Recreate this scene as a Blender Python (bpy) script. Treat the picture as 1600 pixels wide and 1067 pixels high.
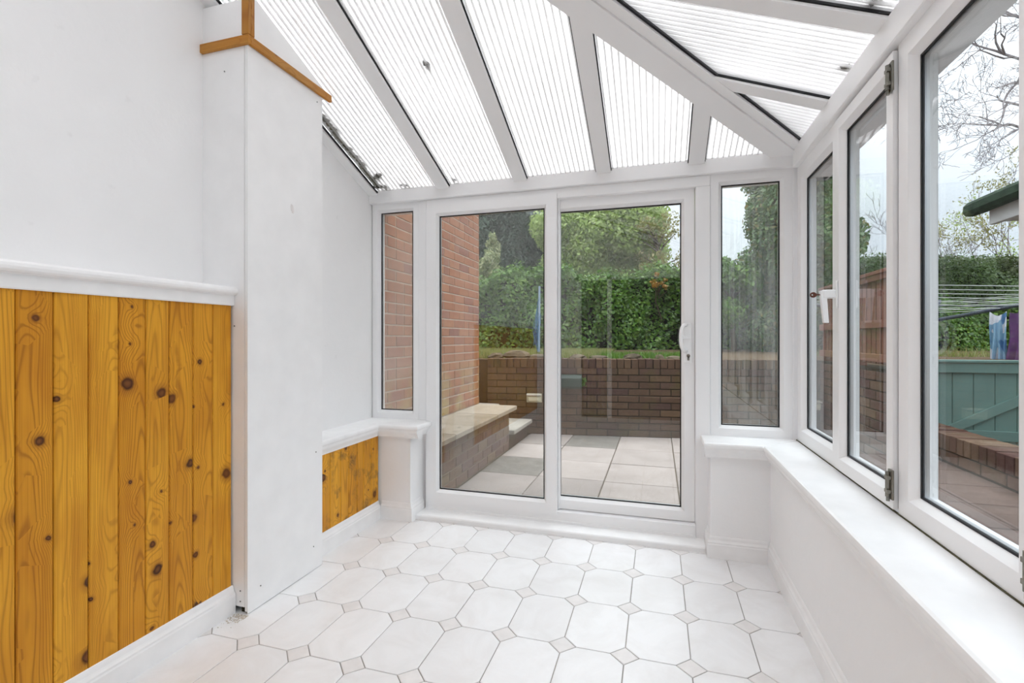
import bpy, math, random
import numpy as np
from mathutils import Vector, Matrix

S = 0.88                      # metres per drawing unit; the whole place is scaled once at the end
random.seed(7)
RNG = np.random.default_rng(11)
for o in list(bpy.data.objects):
    bpy.data.objects.remove(o, do_unlink=True)
SC = bpy.context.scene
COL = SC.collection

# ------------------------------------------------------------------ camera, sky, exposure
EYE_H = 1.30
YAW = math.atan2(228.0, 762.0)
cam_data = bpy.data.cameras.new('camera')
cam_data.sensor_width = 36.0
cam_data.lens = 36.0 * 762.0 / 1600.0
cam_data.shift_y = -4.5 / 1600.0
cam_data.clip_start = 0.02
cam_data.clip_end = 300
cam = bpy.data.objects.new('camera', cam_data)
COL.objects.link(cam)
cam.location = (0, 0, EYE_H * S)
cam.rotation_euler = (math.pi / 2, 0, YAW)
SC.camera = cam

world = bpy.data.worlds.new('overcast_sky')
SC.world = world
world.use_nodes = True
wn, wl = world.node_tree.nodes, world.node_tree.links
wn.clear()
w_out = wn.new('ShaderNodeOutputWorld')
w_bg = wn.new('ShaderNodeBackground')
w_tc = wn.new('ShaderNodeTexCoord')
w_sep = wn.new('ShaderNodeSeparateXYZ')
w_ramp = wn.new('ShaderNodeValToRGB')
w_noise = wn.new('ShaderNodeTexNoise')
w_noise.inputs['Scale'].default_value = 2.2
w_noise.inputs['Detail'].default_value = 4
w_mul = wn.new('ShaderNodeMix'); w_mul.data_type = 'RGBA'; w_mul.blend_type = 'MULTIPLY'
w_nr = wn.new('ShaderNodeMapRange')
w_nr.inputs['From Min'].default_value = 0.3; w_nr.inputs['From Max'].default_value = 0.7
w_nr.inputs['To Min'].default_value = 0.93; w_nr.inputs['To Max'].default_value = 1.05
w_mr = wn.new('ShaderNodeMapRange')
w_mr.inputs['From Min'].default_value = -1.0
w_mr.inputs['From Max'].default_value = 1.0
wl.new(w_tc.outputs['Generated'], w_sep.inputs[0])
wl.new(w_sep.outputs['Z'], w_mr.inputs['Value'])
wl.new(w_mr.outputs[0], w_ramp.inputs[0])
wl.new(w_tc.outputs['Generated'], w_noise.inputs['Vector'])
wl.new(w_noise.outputs[0], w_nr.inputs['Value'])
el = w_ramp.color_ramp.elements
el[0].position = 0.0; el[0].color = (0.10, 0.10, 0.09, 1)
el[1].position = 1.0; el[1].color = (1.25, 1.27, 1.335, 1)
for pos, c in ((0.49, (0.16, 0.17, 0.15)), (0.505, (0.215, 0.230, 0.252)), (0.60, (0.272, 0.288, 0.312)), (0.70, (0.435, 0.452, 0.482)), (0.82, (0.785, 0.805, 0.85))):
    e = el.new(pos); e.color = (*c, 1)
w_mul.inputs['Factor'].default_value = 1.0
wl.new(w_ramp.outputs[0], w_mul.inputs['A'])
wl.new(w_nr.outputs[0], w_mul.inputs['B'])
wl.new(w_mul.outputs['Result'], w_bg.inputs['Color'])
w_bg.inputs['Strength'].default_value = 2.1
wl.new(w_bg.outputs[0], w_out.inputs['Surface'])

SC.view_settings.view_transform = 'Standard'
SC.view_settings.look = 'None'
SC.view_settings.gamma = 1.0
SC.view_settings.use_curve_mapping = False
SC.view_settings.exposure = 1.32
try:
    SC.cycles.max_bounces = 14
    SC.cycles.diffuse_bounces = 7
    SC.cycles.transparent_max_bounces = 40
    SC.cycles.use_denoising = True
except Exception:
    pass

# ------------------------------------------------------------------ materials
class NT:
    """small node helper"""
    def __init__(self, name):
        self.m = bpy.data.materials.new(name); self.m.use_nodes = True
        self.n, self.l = self.m.node_tree.nodes, self.m.node_tree.links
        self.n.clear()
        self.out = self.n.new('ShaderNodeOutputMaterial')
    def new(self, t, **kw):
        x = self.n.new(t)
        for k, v in kw.items():
            setattr(x, k, v)
        return x
    def put(self, sock, v):
        if hasattr(v, 'is_linked') or isinstance(v, bpy.types.NodeSocket):
            self.l.new(v, sock)
        else:
            if isinstance(v, tuple) and len(v) == 3 and sock.type == 'RGBA':
                v = (*v, 1)
            sock.default_value = v
    def math(self, op, a, b=0.0, c=0.0):
        x = self.new('ShaderNodeMath', operation=op)
        self.put(x.inputs[0], a); self.put(x.inputs[1], b); self.put(x.inputs[2], c)
        return x.outputs[0]
    def noise(self, vec, scale, detail=3, rough=0.5, dist=0.0):
        x = self.new('ShaderNodeTexNoise')
        if vec is not None: self.l.new(vec, x.inputs['Vector'])
        x.inputs['Scale'].default_value = scale; x.inputs['Detail'].default_value = detail
        x.inputs['Roughness'].default_value = rough; x.inputs['Distortion'].default_value = dist
        return x.outputs[0]
    def ramp(self, fac, stops, interp='LINEAR'):
        x = self.new('ShaderNodeValToRGB')
        e = x.color_ramp.elements
        x.color_ramp.interpolation = interp
        e[0].position, e[0].color = stops[0][0], (*stops[0][1], 1)
        e[1].position, e[1].color = stops[-1][0], (*stops[-1][1], 1)
        for p, c in stops[1:-1]:
            q = e.new(p); q.color = (*c, 1)
        self.l.new(fac, x.inputs[0])
        return x.outputs[0]
    def range(self, v, a, b, c=0.0, d=1.0):
        x = self.new('ShaderNodeMapRange')
        self.put(x.inputs['Value'], v)
        for k, q in (('From Min', a), ('From Max', b), ('To Min', c), ('To Max', d)):
            x.inputs[k].default_value = q
        return x.outputs[0]
    def mix(self, f, a, b, mode='MIX'):
        x = self.new('ShaderNodeMix', data_type='RGBA', blend_type=mode)
        self.put(x.inputs['Factor'], f); self.put(x.inputs['A'], a); self.put(x.inputs['B'], b)
        return x.outputs['Result']
    def coord(self, which='Object'):
        return self.new('ShaderNodeTexCoord').outputs[which]
    def pos(self):
        return self.new('ShaderNodeNewGeometry').outputs['Position']
    def rand(self):
        return self.new('ShaderNodeObjectInfo').outputs['Random']
    def bump(self, h, strength=0.3, dist=0.01):
        x = self.new('ShaderNodeBump')
        x.inputs['Strength'].default_value = strength; x.inputs['Distance'].default_value = dist
        self.l.new(h, x.inputs['Height'])
        return x.outputs[0]
    def principled(self, color, rough=0.5, spec=0.5, metal=0.0, normal=None):
        x = self.new('ShaderNodeBsdfPrincipled')
        self.put(x.inputs['Base Color'], color); self.put(x.inputs['Roughness'], rough)
        x.inputs['Metallic'].default_value = metal
        x.inputs['Specular IOR Level'].default_value = spec
        if normal is not None: self.l.new(normal, x.inputs['Normal'])
        return x.outputs[0]
    def done(self, sh):
        self.l.new(sh, self.out.inputs['Surface'])
        return self.m

def mat_plain(name, color, rough=0.5, spec=0.5, metal=0.0, var=0.04, scale=9.0, bump=0.0):
    t = NT(name)
    n = t.noise(t.pos(), scale, 4)
    f = t.range(n, 0.3, 0.7, 1 - var, 1 + var)
    c = t.mix(1.0, color, f, 'MULTIPLY')
    nm = t.bump(t.noise(t.pos(), 60, 4), bump, 0.004) if bump else None
    return t.done(t.principled(c, rough, spec, metal, nm))

def mat_plaster(name, base=(0.92, 0.92, 0.922)):
    t = NT(name)
    p = t.pos()
    c = t.mix(t.range(t.noise(p, 2.3, 5, 0.6), 0.35, 0.75), base, tuple(b * 0.965 for b in base))
    scuff = t.range(t.noise(p, 14, 3), 0.70, 0.80)
    c = t.mix(t.math('MULTIPLY', scuff, 0.25), c, (0.66, 0.65, 0.64))
    return t.done(t.principled(c, 0.75, 0.3, 0, t.bump(t.noise(p, 34, 5, 0.6), 0.14, 0.006)))

def mat_pine(name, along='z', dark=0.0, tone=None):
    """varnished knotty pine, grain along one local axis"""
    t = NT(name)
    sep = t.new('ShaderNodeSeparateXYZ'); t.l.new(t.coord('Object'), sep.inputs[0])
    if along == 'z': ac, al = sep.outputs['Y'], sep.outputs['Z']
    elif along == 'y': ac, al = t.math('ADD', sep.outputs['Z'], sep.outputs['X']), sep.outputs['Y']
    else: ac, al = t.math('ADD', sep.outputs['Z'], sep.outputs['Y']), sep.outputs['X']
    r = t.rand()
    def vec(a, b, c):
        x = t.new('ShaderNodeCombineXYZ'); t.put(x.inputs[0], a); t.put(x.inputs[1], b); t.put(x.inputs[2], c)
        return x.outputs[0]
    seed = t.math('MULTIPLY', r, 71.0)
    # knots: one candidate per cell, only some of the cells hold one
    warp = t.noise(vec(t.math('MULTIPLY', ac, 30.0), t.math('MULTIPLY', al, 30.0), seed), 1.0, 2)
    vo = t.new('ShaderNodeTexVoronoi', feature='F1')
    vo.voronoi_dimensions = '2D'; vo.inputs['Scale'].default_value = 1.0
    t.l.new(vec(t.math('ADD', t.math('ADD', t.math('MULTIPLY', ac, 9.0), seed), t.math('MULTIPLY', warp, 0.16)), t.math('ADD', t.math('MULTIPLY', al, 8.0), t.math('MULTIPLY', seed, 1.7)), 0.0), vo.inputs['Vector'])
    d = vo.outputs['Distance']
    sepc = t.new('ShaderNodeSeparateColor'); t.l.new(vo.outputs['Color'], sepc.inputs[0])
    has = t.math('GREATER_THAN', sepc.outputs[0], 0.62)
    size = t.math('ADD', 0.040, t.math('MULTIPLY', t.math('POWER', sepc.outputs[1], 2.0), 0.150))
    infl = t.math('MULTIPLY', has, t.math('POWER', 2.718, t.math('MULTIPLY', d, -4.0)))
    low = t.noise(vec(t.math('MULTIPLY', ac, 5.0), t.math('MULTIPLY', al, 0.9), seed), 1.3, 2, 0.4)
    off = t.math('SUBTRACT', ac, t.range(r, 0, 1, -0.035, 0.035))
    arch = t.math('MULTIPLY', t.math('MULTIPLY', off, off), 700.0)          # cathedral arches
    field = t.math('ADD', t.math('ADD', arch, t.math('MULTIPLY', low, 6.0)), t.math('ADD', t.math('MULTIPLY', al, 1.3), t.math('MULTIPLY', infl, 2.6)))
    rings = t.math('SINE', t.math('MULTIPLY', field, 13.0))
    rings = t.math('POWER', t.range(rings, -1, 1), 5.0)
    fine = t.noise(vec(t.math('MULTIPLY', ac, 190.0), t.math('MULTIPLY', al, 1.8), seed), 1.0, 3, 0.6)
    r2 = t.math('FRACT', t.math('MULTIPLY', r, 17.3))
    base = t.mix(r2, (0.80, 0.395, 0.034), (0.68, 0.300, 0.022))
    blot = t.noise(vec(t.math('MULTIPLY', ac, 12.0), t.math('MULTIPLY', al, 3.0), seed), 1.0, 3)
    if tone: base = t.mix(1.0, base, tone, 'MULTIPLY')
    base = t.mix(t.math('MULTIPLY', t.range(blot, 0.42, 0.70), 0.55), base, (0.50, 0.180, 0.012))
    c = t.mix(t.math('MULTIPLY', rings, t.range(r2, 0, 1, 0.30, 0.66)), base, (0.27, 0.085, 0.008))
    c = t.mix(t.math('MULTIPLY', t.range(fine, 0.46, 0.70), 0.42), c, (0.40, 0.135, 0.010))
    ed = t.math('DIVIDE', d, size)
    knot = t.math('MULTIPLY', has, t.range(ed, 0.75, 1.15, 1.0, 0.0))
    kc = t.mix(t.range(ed, 0.2, 0.7), (0.19, 0.07, 0.02), (0.045, 0.016, 0.008))
    kc = t.mix(t.math('MULTIPLY', sepc.outputs[2], 0.6), kc, (0.20, 0.065, 0.012))
    halo = t.math('MULTIPLY', has, t.range(ed, 1.0, 2.2, 0.55, 0.0))
    c = t.mix(halo, c, (0.25, 0.08, 0.012))
    c = t.mix(knot, c, kc)
    if dark:
        mould = t.noise(t.pos(), 7.5, 5, 0.65)
        c = t.mix(t.math('MULTIPLY', t.range(mould, 0.52, 0.68), dark), c, (0.10, 0.065, 0.030))
    return t.done(t.principled(c, 0.45, 0.22, 0, t.bump(fine, 0.10, 0.003)))

def mat_brick(name, cols, dirt=None, dirt_amt=0.0, low_stain=None):
    t = NT(name)
    r = t.rand()
    n = len(cols)
    c = t.ramp(r, [(i / (n - 1), cols[i]) for i in range(n)])
    p = t.pos()
    nz = t.noise(p, 26, 5, 0.7)
    c = t.mix(1.0, c, t.range(nz, 0.25, 0.75, 0.72, 1.25), 'MULTIPLY')
    if dirt:
        c = t.mix(t.math('MULTIPLY', t.range(t.noise(p, 3.1, 5, 0.65), 0.5, 0.72), dirt_amt), c, dirt)
    if low_stain:                                  # lime bloom and algae on the courses just above the bench
        z0, z1, sc = low_stain
        sep = t.new('ShaderNodeSeparateXYZ'); t.l.new(p, sep.inputs[0])
        f = t.math('MULTIPLY', t.range(sep.outputs['Z'], z0, z1, 1.0, 0.0), t.range(t.noise(p, 5.2, 4, 0.6), 0.42, 0.62))
        c = t.mix(t.math('MULTIPLY', f, 0.85), c, sc)
    return t.done(t.principled(c, 0.9, 0.15, 0, t.bump(nz, 0.5, 0.006)))

def mat_stone(name, a, b, scale=6.0, spots=None):
    t = NT(name)
    p = t.pos()
    r = t.rand()
    c = t.mix(t.range(t.noise(p, scale, 6, 0.65), 0.35, 0.68), a, b)
    c = t.mix(1.0, c, t.range(r, 0, 1, 0.86, 1.10), 'MULTIPLY')
    c = t.mix(1.0, c, t.range(t.noise(p, 120, 3), 0.3, 0.7, 0.86, 1.12), 'MULTIPLY')
    if spots:
        c = t.mix(t.range(t.noise(p, 7.0, 5, 0.6), 0.62, 0.72, 0.0, 0.8), c, spots)
    return t.done(t.principled(c, 0.9, 0.2, 0, t.bump(t.noise(p, 70, 4), 0.3, 0.005)))

def mat_leaf(name, cols, trans=0.3, big=None):
    t = NT(name)
    g = t.new('ShaderNodeNewGeometry')
    n = len(cols)
    c = t.ramp(g.outputs['Random Per Island'], [(i / (n - 1), cols[i]) for i in range(n)])
    if big:
        c = t.mix(t.range(t.noise(t.pos(), 0.9, 3), 0.50, 0.66, 0, 0.75), c, big)
    d = t.new('ShaderNodeBsdfDiffuse'); t.l.new(c, d.inputs[0])
    q = t.new('ShaderNodeBsdfTranslucent'); t.l.new(c, q.inputs[0])
    m = t.new('ShaderNodeMixShader'); m.inputs[0].default_value = trans
    t.l.new(d.outputs[0], m.inputs[1]); t.l.new(q.outputs[0], m.inputs[2])
    gl = t.new('ShaderNodeBsdfGlossy'); gl.inputs['Roughness'].default_value = 0.45
    m2 = t.new('ShaderNodeMixShader'); m2.inputs[0].default_value = 0.05
    t.l.new(m.outputs[0], m2.inputs[1]); t.l.new(gl.outputs[0], m2.inputs[2])
    return t.done(m2.outputs[0])

def mat_glass(name, tint=(0.93, 0.97, 0.96), f0=0.07, haze=0.0, streak=0.0, hcol=(0.8, 0.8, 0.78)):
    """sealed-unit window glass: clear with an angle dependent mirror reflection, optional condensation inside the unit"""
    t = NT(name)
    g = t.new('ShaderNodeNewGeometry')
    dot = t.new('ShaderNodeVectorMath', operation='DOT_PRODUCT')
    t.l.new(g.outputs['Normal'], dot.inputs[0]); t.l.new(g.outputs['Incoming'], dot.inputs[1])
    c = t.math('ABSOLUTE', dot.outputs['Value'])
    k = t.math('POWER', t.math('SUBTRACT', 1.0, c), 5.0)
    fr = t.math('ADD', t.math('MULTIPLY', k, 1 - f0), f0)
    tr = t.new('ShaderNodeBsdfTransparent'); tr.inputs[0].default_value = (*tint, 1)
    gl = t.new('ShaderNodeBsdfGlossy'); gl.inputs['Roughness'].default_value = 0.0
    base = tr.outputs[0]
    if haze or streak:
        q = t.new('ShaderNodeBsdfTranslucent'); q.inputs[0].default_value = (*hcol, 1)
        dd = t.new('ShaderNodeBsdfDiffuse'); dd.inputs[0].default_value = (*hcol, 1)
        hm = t.new('ShaderNodeMixShader'); hm.inputs[0].default_value = 0.4
        t.l.new(q.outputs[0], hm.inputs[1]); t.l.new(dd.outputs[0], hm.inputs[2])
        mp = t.new('ShaderNodeMapping'); mp.inputs['Scale'].default_value = (60, 60, 1.6)
        t.l.new(g.outputs['Position'], mp.inputs[0])
        st = t.range(t.noise(mp.outputs[0], 1.0, 4, 0.6), 0.40, 0.66)
        lo = t.range(t.noise(g.outputs['Position'], 2.4, 3), 0.3, 0.7, 0.35, 1.25)
        h = t.math('ADD', t.math('MULTIPLY', lo, haze), t.math('MULTIPLY', t.math('MULTIPLY', st, lo), streak))
        mh = t.new('ShaderNodeMixShader'); t.l.new(h, mh.inputs[0])
        t.l.new(base, mh.inputs[1]); t.l.new(hm.outputs[0], mh.inputs[2])
        base = mh.outputs[0]
    m = t.new('ShaderNodeMixShader'); t.l.new(fr, m.inputs[0])
    t.l.new(base, m.inputs[1]); t.l.new(gl.outputs[0], m.inputs[2])
    return t.done(m.outputs[0])

def mat_sheet(name, clear, col, gloss=0.04):
    """translucent polycarbonate"""
    t = NT(name)
    tr = t.new('ShaderNodeBsdfTransparent'); tr.inputs[0].default_value = (0.97, 0.97, 0.96, 1)
    q = t.new('ShaderNodeBsdfTranslucent'); q.inputs[0].default_value = (*col, 1)
    dirt = t.range(t.noise(t.pos(), 1.6, 4), 0.3, 0.75, 1.0, 0.90)
    t.l.new(t.mix(1.0, (*col, 1), dirt, 'MULTIPLY'), q.inputs[0])
    d = t.new('ShaderNodeBsdfDiffuse'); d.inputs[0].default_value = (*col, 1)
    a = t.new('ShaderNodeMixShader'); a.inputs[0].default_value = 0.12
    t.l.new(q.outputs[0], a.inputs[1]); t.l.new(d.outputs[0], a.inputs[2])
    b = t.new('ShaderNodeMixShader'); b.inputs[0].default_value = clear
    t.l.new(a.outputs[0], b.inputs[1]); t.l.new(tr.outputs[0], b.inputs[2])
    g = t.new('ShaderNodeBsdfGlossy'); g.inputs['Roughness'].default_value = 0.12
    c = t.new('ShaderNodeMixShader'); c.inputs[0].default_value = gloss
    t.l.new(b.outputs[0], c.inputs[1]); t.l.new(g.outputs[0], c.inputs[2])
    return t.done(c.outputs[0])

def mat_tile():
    t = NT('glazed_floor_tile')
    p = t.pos(); r = t.rand()
    off = t.new('ShaderNodeVectorMath', operation='ADD'); t.l.new(p, off.inputs[0])
    cb = t.new('ShaderNodeCombineXYZ'); t.put(cb.inputs[2], t.math('MULTIPLY', r, 40.0)); t.l.new(cb.outputs[0], off.inputs[1])
    v = t.noise(off.outputs[0], 5.0, 6, 0.65, 0.8)
    c = t.mix(t.range(v, 0.38, 0.70), (0.87, 0.87, 0.875), (0.80, 0.79, 0.785))
    c = t.mix(1.0, c, t.range(r, 0, 1, 0.97, 1.02), 'MULTIPLY')
    return t.done(t.principled(c, 0.28, 0.45, 0, t.bump(v, 0.04, 0.004)))

M = {}
M['plaster'] = mat_plaster('white_plaster')
M['upvc'] = mat_plain('white_upvc', (0.895, 0.895, 0.90), 0.30, 0.45, var=0.015, scale=3)
M['gloss'] = mat_plain('white_gloss_paint', (0.915, 0.915, 0.915), 0.32, 0.4, var=0.03, scale=11)
M['board'] = mat_plain('white_painted_board', (0.915, 0.915, 0.915), 0.55, 0.3, var=0.025, scale=8)
M['rubber'] = mat_plain('black_rubber', (0.012, 0.012, 0.014), 0.5, 0.3)
M['spacer'] = mat_plain('aluminium_spacer', (0.55, 0.56, 0.57), 0.35, 0.5, 0.8)
M['steel'] = mat_plain('dull_zinc', (0.25, 0.24, 0.21), 0.42, 0.5, 0.8, var=0.15, scale=60)
M['screw'] = mat_plain('screw_head', (0.20, 0.20, 0.19), 0.4, 0.5, 0.7)
M['pine'] = mat_pine('varnished_pine', 'z')
M['pine_old'] = mat_pine('varnished_pine_marked', 'z', 0.75)
M['trim_y'] = mat_pine('pine_trim_along_y', 'y', 0, (0.62, 0.62, 1.5))
M['trim_x'] = mat_pine('pine_trim_along_x', 'x', 0, (0.62, 0.62, 1.5))
M['trim_z'] = mat_pine('pine_trim_upright', 'z', 0, (0.62, 0.62, 1.5))
M['tile'] = mat_tile()
M['inset'] = mat_plain('inset_tile', (0.79, 0.765, 0.755), 0.4, 0.4, var=0.05, scale=22)
M['grout'] = mat_plain('tile_grout', (0.34, 0.315, 0.29), 0.9, 0.1, var=0.2, scale=5)
M['glass'] = mat_glass('window_glass', (0.825, 0.855, 0.86))
M['glass_door'] = mat_glass('door_glass', (0.835, 0.855, 0.85), 0.09, 0.012)
M['glass_left'] = mat_glass('misted_glass_left', (0.86, 0.88, 0.87), 0.05, 0.20, 0.06, (0.72, 0.66, 0.62))
M['glass_right'] = mat_glass('misted_glass_right', (0.86, 0.89, 0.88), 0.085, 0.03, 0.17, (0.70, 0.74, 0.72))
M['skin'] = mat_sheet('roof_sheet_lower', 0.86, (0.97, 0.965, 0.965))
M['skin_top'] = mat_sheet('roof_sheet_upper', 0.12, (0.985, 0.98, 0.98))
M['rib'] = mat_sheet('roof_sheet_rib', 0.12, (0.70, 0.695, 0.69), 0.02)
M['moss'] = mat_plain('wet_leaf_litter', (0.060, 0.050, 0.030), 0.95, 0.1, var=0.4, scale=30)
M['olive_dark'] = mat_plain('dark_olive', (0.10, 0.092, 0.055), 0.95, 0.1, var=0.3, scale=30)
M['brick'] = mat_brick('house_brick', [(0.325, 0.135, 0.068), (0.375, 0.165, 0.090), (0.34, 0.145, 0.072), (0.40, 0.19, 0.105), (0.255, 0.115, 0.085), (0.36, 0.15, 0.075)],
                       low_stain=(0.62, 0.98, (0.42, 0.33, 0.16)))
M['mortar'] = mat_plain('pale_mortar', (0.50, 0.42, 0.34), 0.95, 0.1, var=0.15, scale=20)
M['brick_dark'] = mat_brick('garden_wall_brick', [(0.075, 0.043, 0.028), (0.110, 0.066, 0.042), (0.088, 0.054, 0.036), (0.135, 0.085, 0.050), (0.080, 0.046, 0.038)], (0.095, 0.085, 0.025), 0.6)
M['mortar_dark'] = mat_plain('dark_mortar', (0.030, 0.027, 0.017), 0.95, 0.1, var=0.3, scale=14)
M['brick_bench'] = mat_brick('bench_brick', [(0.24, 0.165, 0.115), (0.20, 0.135, 0.11), (0.27, 0.205, 0.13), (0.18, 0.12, 0.10), (0.23, 0.165, 0.14)], (0.30, 0.22, 0.07), 0.6)
M['mortar_bench'] = mat_plain('stained_mortar', (0.24, 0.20, 0.145), 0.95, 0.1, var=0.2, scale=20)
M['brick_red'] = mat_brick('path_wall_brick', [(0.115, 0.055, 0.042), (0.085, 0.042, 0.036), (0.16, 0.100, 0.065), (0.125, 0.064, 0.052), (0.185, 0.122, 0.08)], (0.12, 0.10, 0.05), 0.5)
M['slab'] = mat_stone('paving_slab', (0.410, 0.362, 0.330), (0.330, 0.288, 0.262), 3.2, None)
M['slab_grey'] = mat_stone('weathered_slab', (0.27, 0.25, 0.22), (0.18, 0.165, 0.14), 9)
M['slab_cap'] = mat_stone('bench_slab', (0.40, 0.34, 0.265), (0.27, 0.225, 0.16), 4.0, (0.12, 0.10, 0.06))
M['bench_pale'] = mat_stone('bench_slab_pale', (0.41, 0.355, 0.28), (0.33, 0.28, 0.21), 4.0, (0.16, 0.135, 0.085))
M['slab_white'] = mat_stone('pale_step_stone', (0.48, 0.44, 0.38), (0.38, 0.35, 0.29), 5)
M['slab_red'] = mat_stone('reddish_slab', (0.150, 0.100, 0.080), (0.100, 0.066, 0.054), 4)
M['joint'] = mat_plain('mossy_joint', (0.12, 0.095, 0.06), 0.95, 0.1, var=0.35, scale=9)
M['soil'] = mat_plain('garden_soil', (0.10, 0.068, 0.042), 0.95, 0.1, var=0.35, scale=4, bump=0.6)
M['turf'] = mat_plain('turf', (0.10, 0.15, 0.035), 0.95, 0.1, var=0.3, scale=3)
M['rock'] = mat_stone('garden_rock', (0.15, 0.12, 0.08), (0.08, 0.062, 0.042), 7)
M['fence'] = mat_brick('stained_fence', [(0.20, 0.085, 0.058), (0.25, 0.11, 0.075), (0.22, 0.095, 0.06), (0.28, 0.13, 0.09)])
M['gate'] = mat_plain('sage_green_paint', (0.185, 0.320, 0.290), 0.55, 0.35, var=0.06, scale=5)
M['fascia'] = mat_plain('white_fascia', (0.62, 0.62, 0.62), 0.5, 0.4, var=0.06)
M['darkroof'] = mat_plain('mossy_dark_roof', (0.022, 0.040, 0.022), 0.9, 0.2, var=0.5, scale=9, bump=0.8)
M['lamp'] = mat_plain('cream_lamp', (0.62, 0.58, 0.42), 0.35, 0.4, var=0.1, scale=20)
M['planter'] = mat_plain('dark_green_plastic', (0.016, 0.040, 0.028), 0.35, 0.5, var=0.2)
M['airer'] = mat_plain('grey_blue_tube', (0.030, 0.036, 0.055), 0.55, 0.3, 0.0)
M['airer_pole'] = mat_plain('light_grey_tube', (0.50, 0.53, 0.56), 0.35, 0.5, 0.4)
M['line'] = mat_plain('pale_washing_line', (0.62, 0.64, 0.62), 0.5, 0.3)
M['blue'] = mat_plain('blue_cord', (0.06, 0.19, 0.38), 0.6, 0.3, var=0.3, scale=30)
M['bluepole'] = mat_plain('pale_blue_tube', (0.30, 0.40, 0.52), 0.4, 0.4, 0.1)
M['purple'] = mat_plain('purple_cloth', (0.13, 0.055, 0.165), 0.9, 0.1, var=0.2)
M['curtain'] = mat_plain('mauve_curtain', (0.24, 0.17, 0.26), 0.9, 0.1, var=0.2)
M['room'] = mat_plain('dim_room', (0.16, 0.14, 0.12), 0.9, 0.1)
M['carpet'] = mat_plain('dim_carpet', (0.10, 0.08, 0.06), 0.95, 0.05)
M['key'] = mat_plain('brown_key', (0.11, 0.032, 0.018), 0.4, 0.4)
M['dust'] = mat_plain('plaster_crumbs', (0.62, 0.56, 0.48), 0.95, 0.1, var=0.25, scale=90)
M['bark'] = mat_plain('bark', (0.115, 0.090, 0.065), 0.95, 0.1, var=0.35, scale=14, bump=0.5)
M['twig'] = mat_plain('grey_twigs', (0.20, 0.17, 0.175), 0.95, 0.1, var=0.25, scale=5)
M['core'] = mat_plain('hedge_inner_shade', (0.010, 0.011, 0.005), 0.95, 0.05, var=0.4, scale=5)  # near-black filler, the hedge's inner shade put into its colour
G = lambda *c: list(c)
M['l_hedge'] = mat_leaf('hedge_leaf', G((0.030, 0.095, 0.006), (0.070, 0.185, 0.010), (0.115, 0.255, 0.016), (0.050, 0.135, 0.010), (0.17, 0.31, 0.030), (0.055, 0.11, 0.012)))
M['l_hedge2'] = mat_leaf('clipped_hedge_leaf', G((0.030, 0.062, 0.014), (0.055, 0.105, 0.020), (0.09, 0.15, 0.030), (0.045, 0.085, 0.018), (0.12, 0.18, 0.04)), 0.25, (0.085, 0.070, 0.028))
M['l_spring'] = mat_leaf('spring_leaf', G((0.24, 0.35, 0.075), (0.36, 0.50, 0.12), (0.47, 0.60, 0.18), (0.29, 0.41, 0.10), (0.53, 0.62, 0.24)), 0.4)
M['l_dark'] = mat_leaf('conifer_leaf', G((0.022, 0.055, 0.030), (0.035, 0.080, 0.042), (0.050, 0.105, 0.055), (0.028, 0.060, 0.034)), 0.2)
M['l_ever'] = mat_leaf('evergreen_leaf', G((0.035, 0.085, 0.020), (0.070, 0.155, 0.040), (0.115, 0.22, 0.060), (0.05, 0.115, 0.030), (0.15, 0.25, 0.080), (0.26, 0.19, 0.05)), 0.25)
M['l_varieg'] = mat_leaf('variegated_leaf', G((0.30, 0.34, 0.14), (0.44, 0.46, 0.24), (0.16, 0.24, 0.08), (0.52, 0.52, 0.30), (0.22, 0.30, 0.12)), 0.3)
M['l_yellow'] = mat_leaf('budding_leaf', G((0.26, 0.25, 0.075), (0.36, 0.33, 0.11), (0.22, 0.23, 0.08), (0.42, 0.38, 0.16)), 0.4)
M['l_rust'] = mat_leaf('rust_leaf', G((0.34, 0.15, 0.02), (0.42, 0.22, 0.03), (0.24, 0.20, 0.04)), 0.4)
M['l_grass'] = mat_leaf('grass_blade', G((0.12, 0.18, 0.035), (0.20, 0.26, 0.055), (0.26, 0.28, 0.09), (0.34, 0.26, 0.13)), 0.35)
def mat_dress():
    t = NT('blue_print_cloth')
    vo = t.new('ShaderNodeTexVoronoi'); vo.inputs['Scale'].default_value = 9.0
    mp = t.new('ShaderNodeMapping'); mp.inputs['Scale'].default_value = (1, 1, 0.6)
    t.l.new(t.coord('Object'), mp.inputs[0]); t.l.new(mp.outputs[0], vo.inputs['Vector'])
    s = t.new('ShaderNodeSeparateColor'); t.l.new(vo.outputs['Color'], s.inputs[0])
    c = t.ramp(s.outputs[0], [(0.0, (0.66, 0.68, 0.74)), (0.42, (0.10, 0.22, 0.42)), (0.58, (0.70, 0.72, 0.78)), (0.78, (0.25, 0.42, 0.58)), (1.0, (0.30, 0.28, 0.50))], 'CONSTANT')
    return t.done(t.principled(c, 0.9, 0.1))
M['dress'] = mat_dress()

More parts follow.
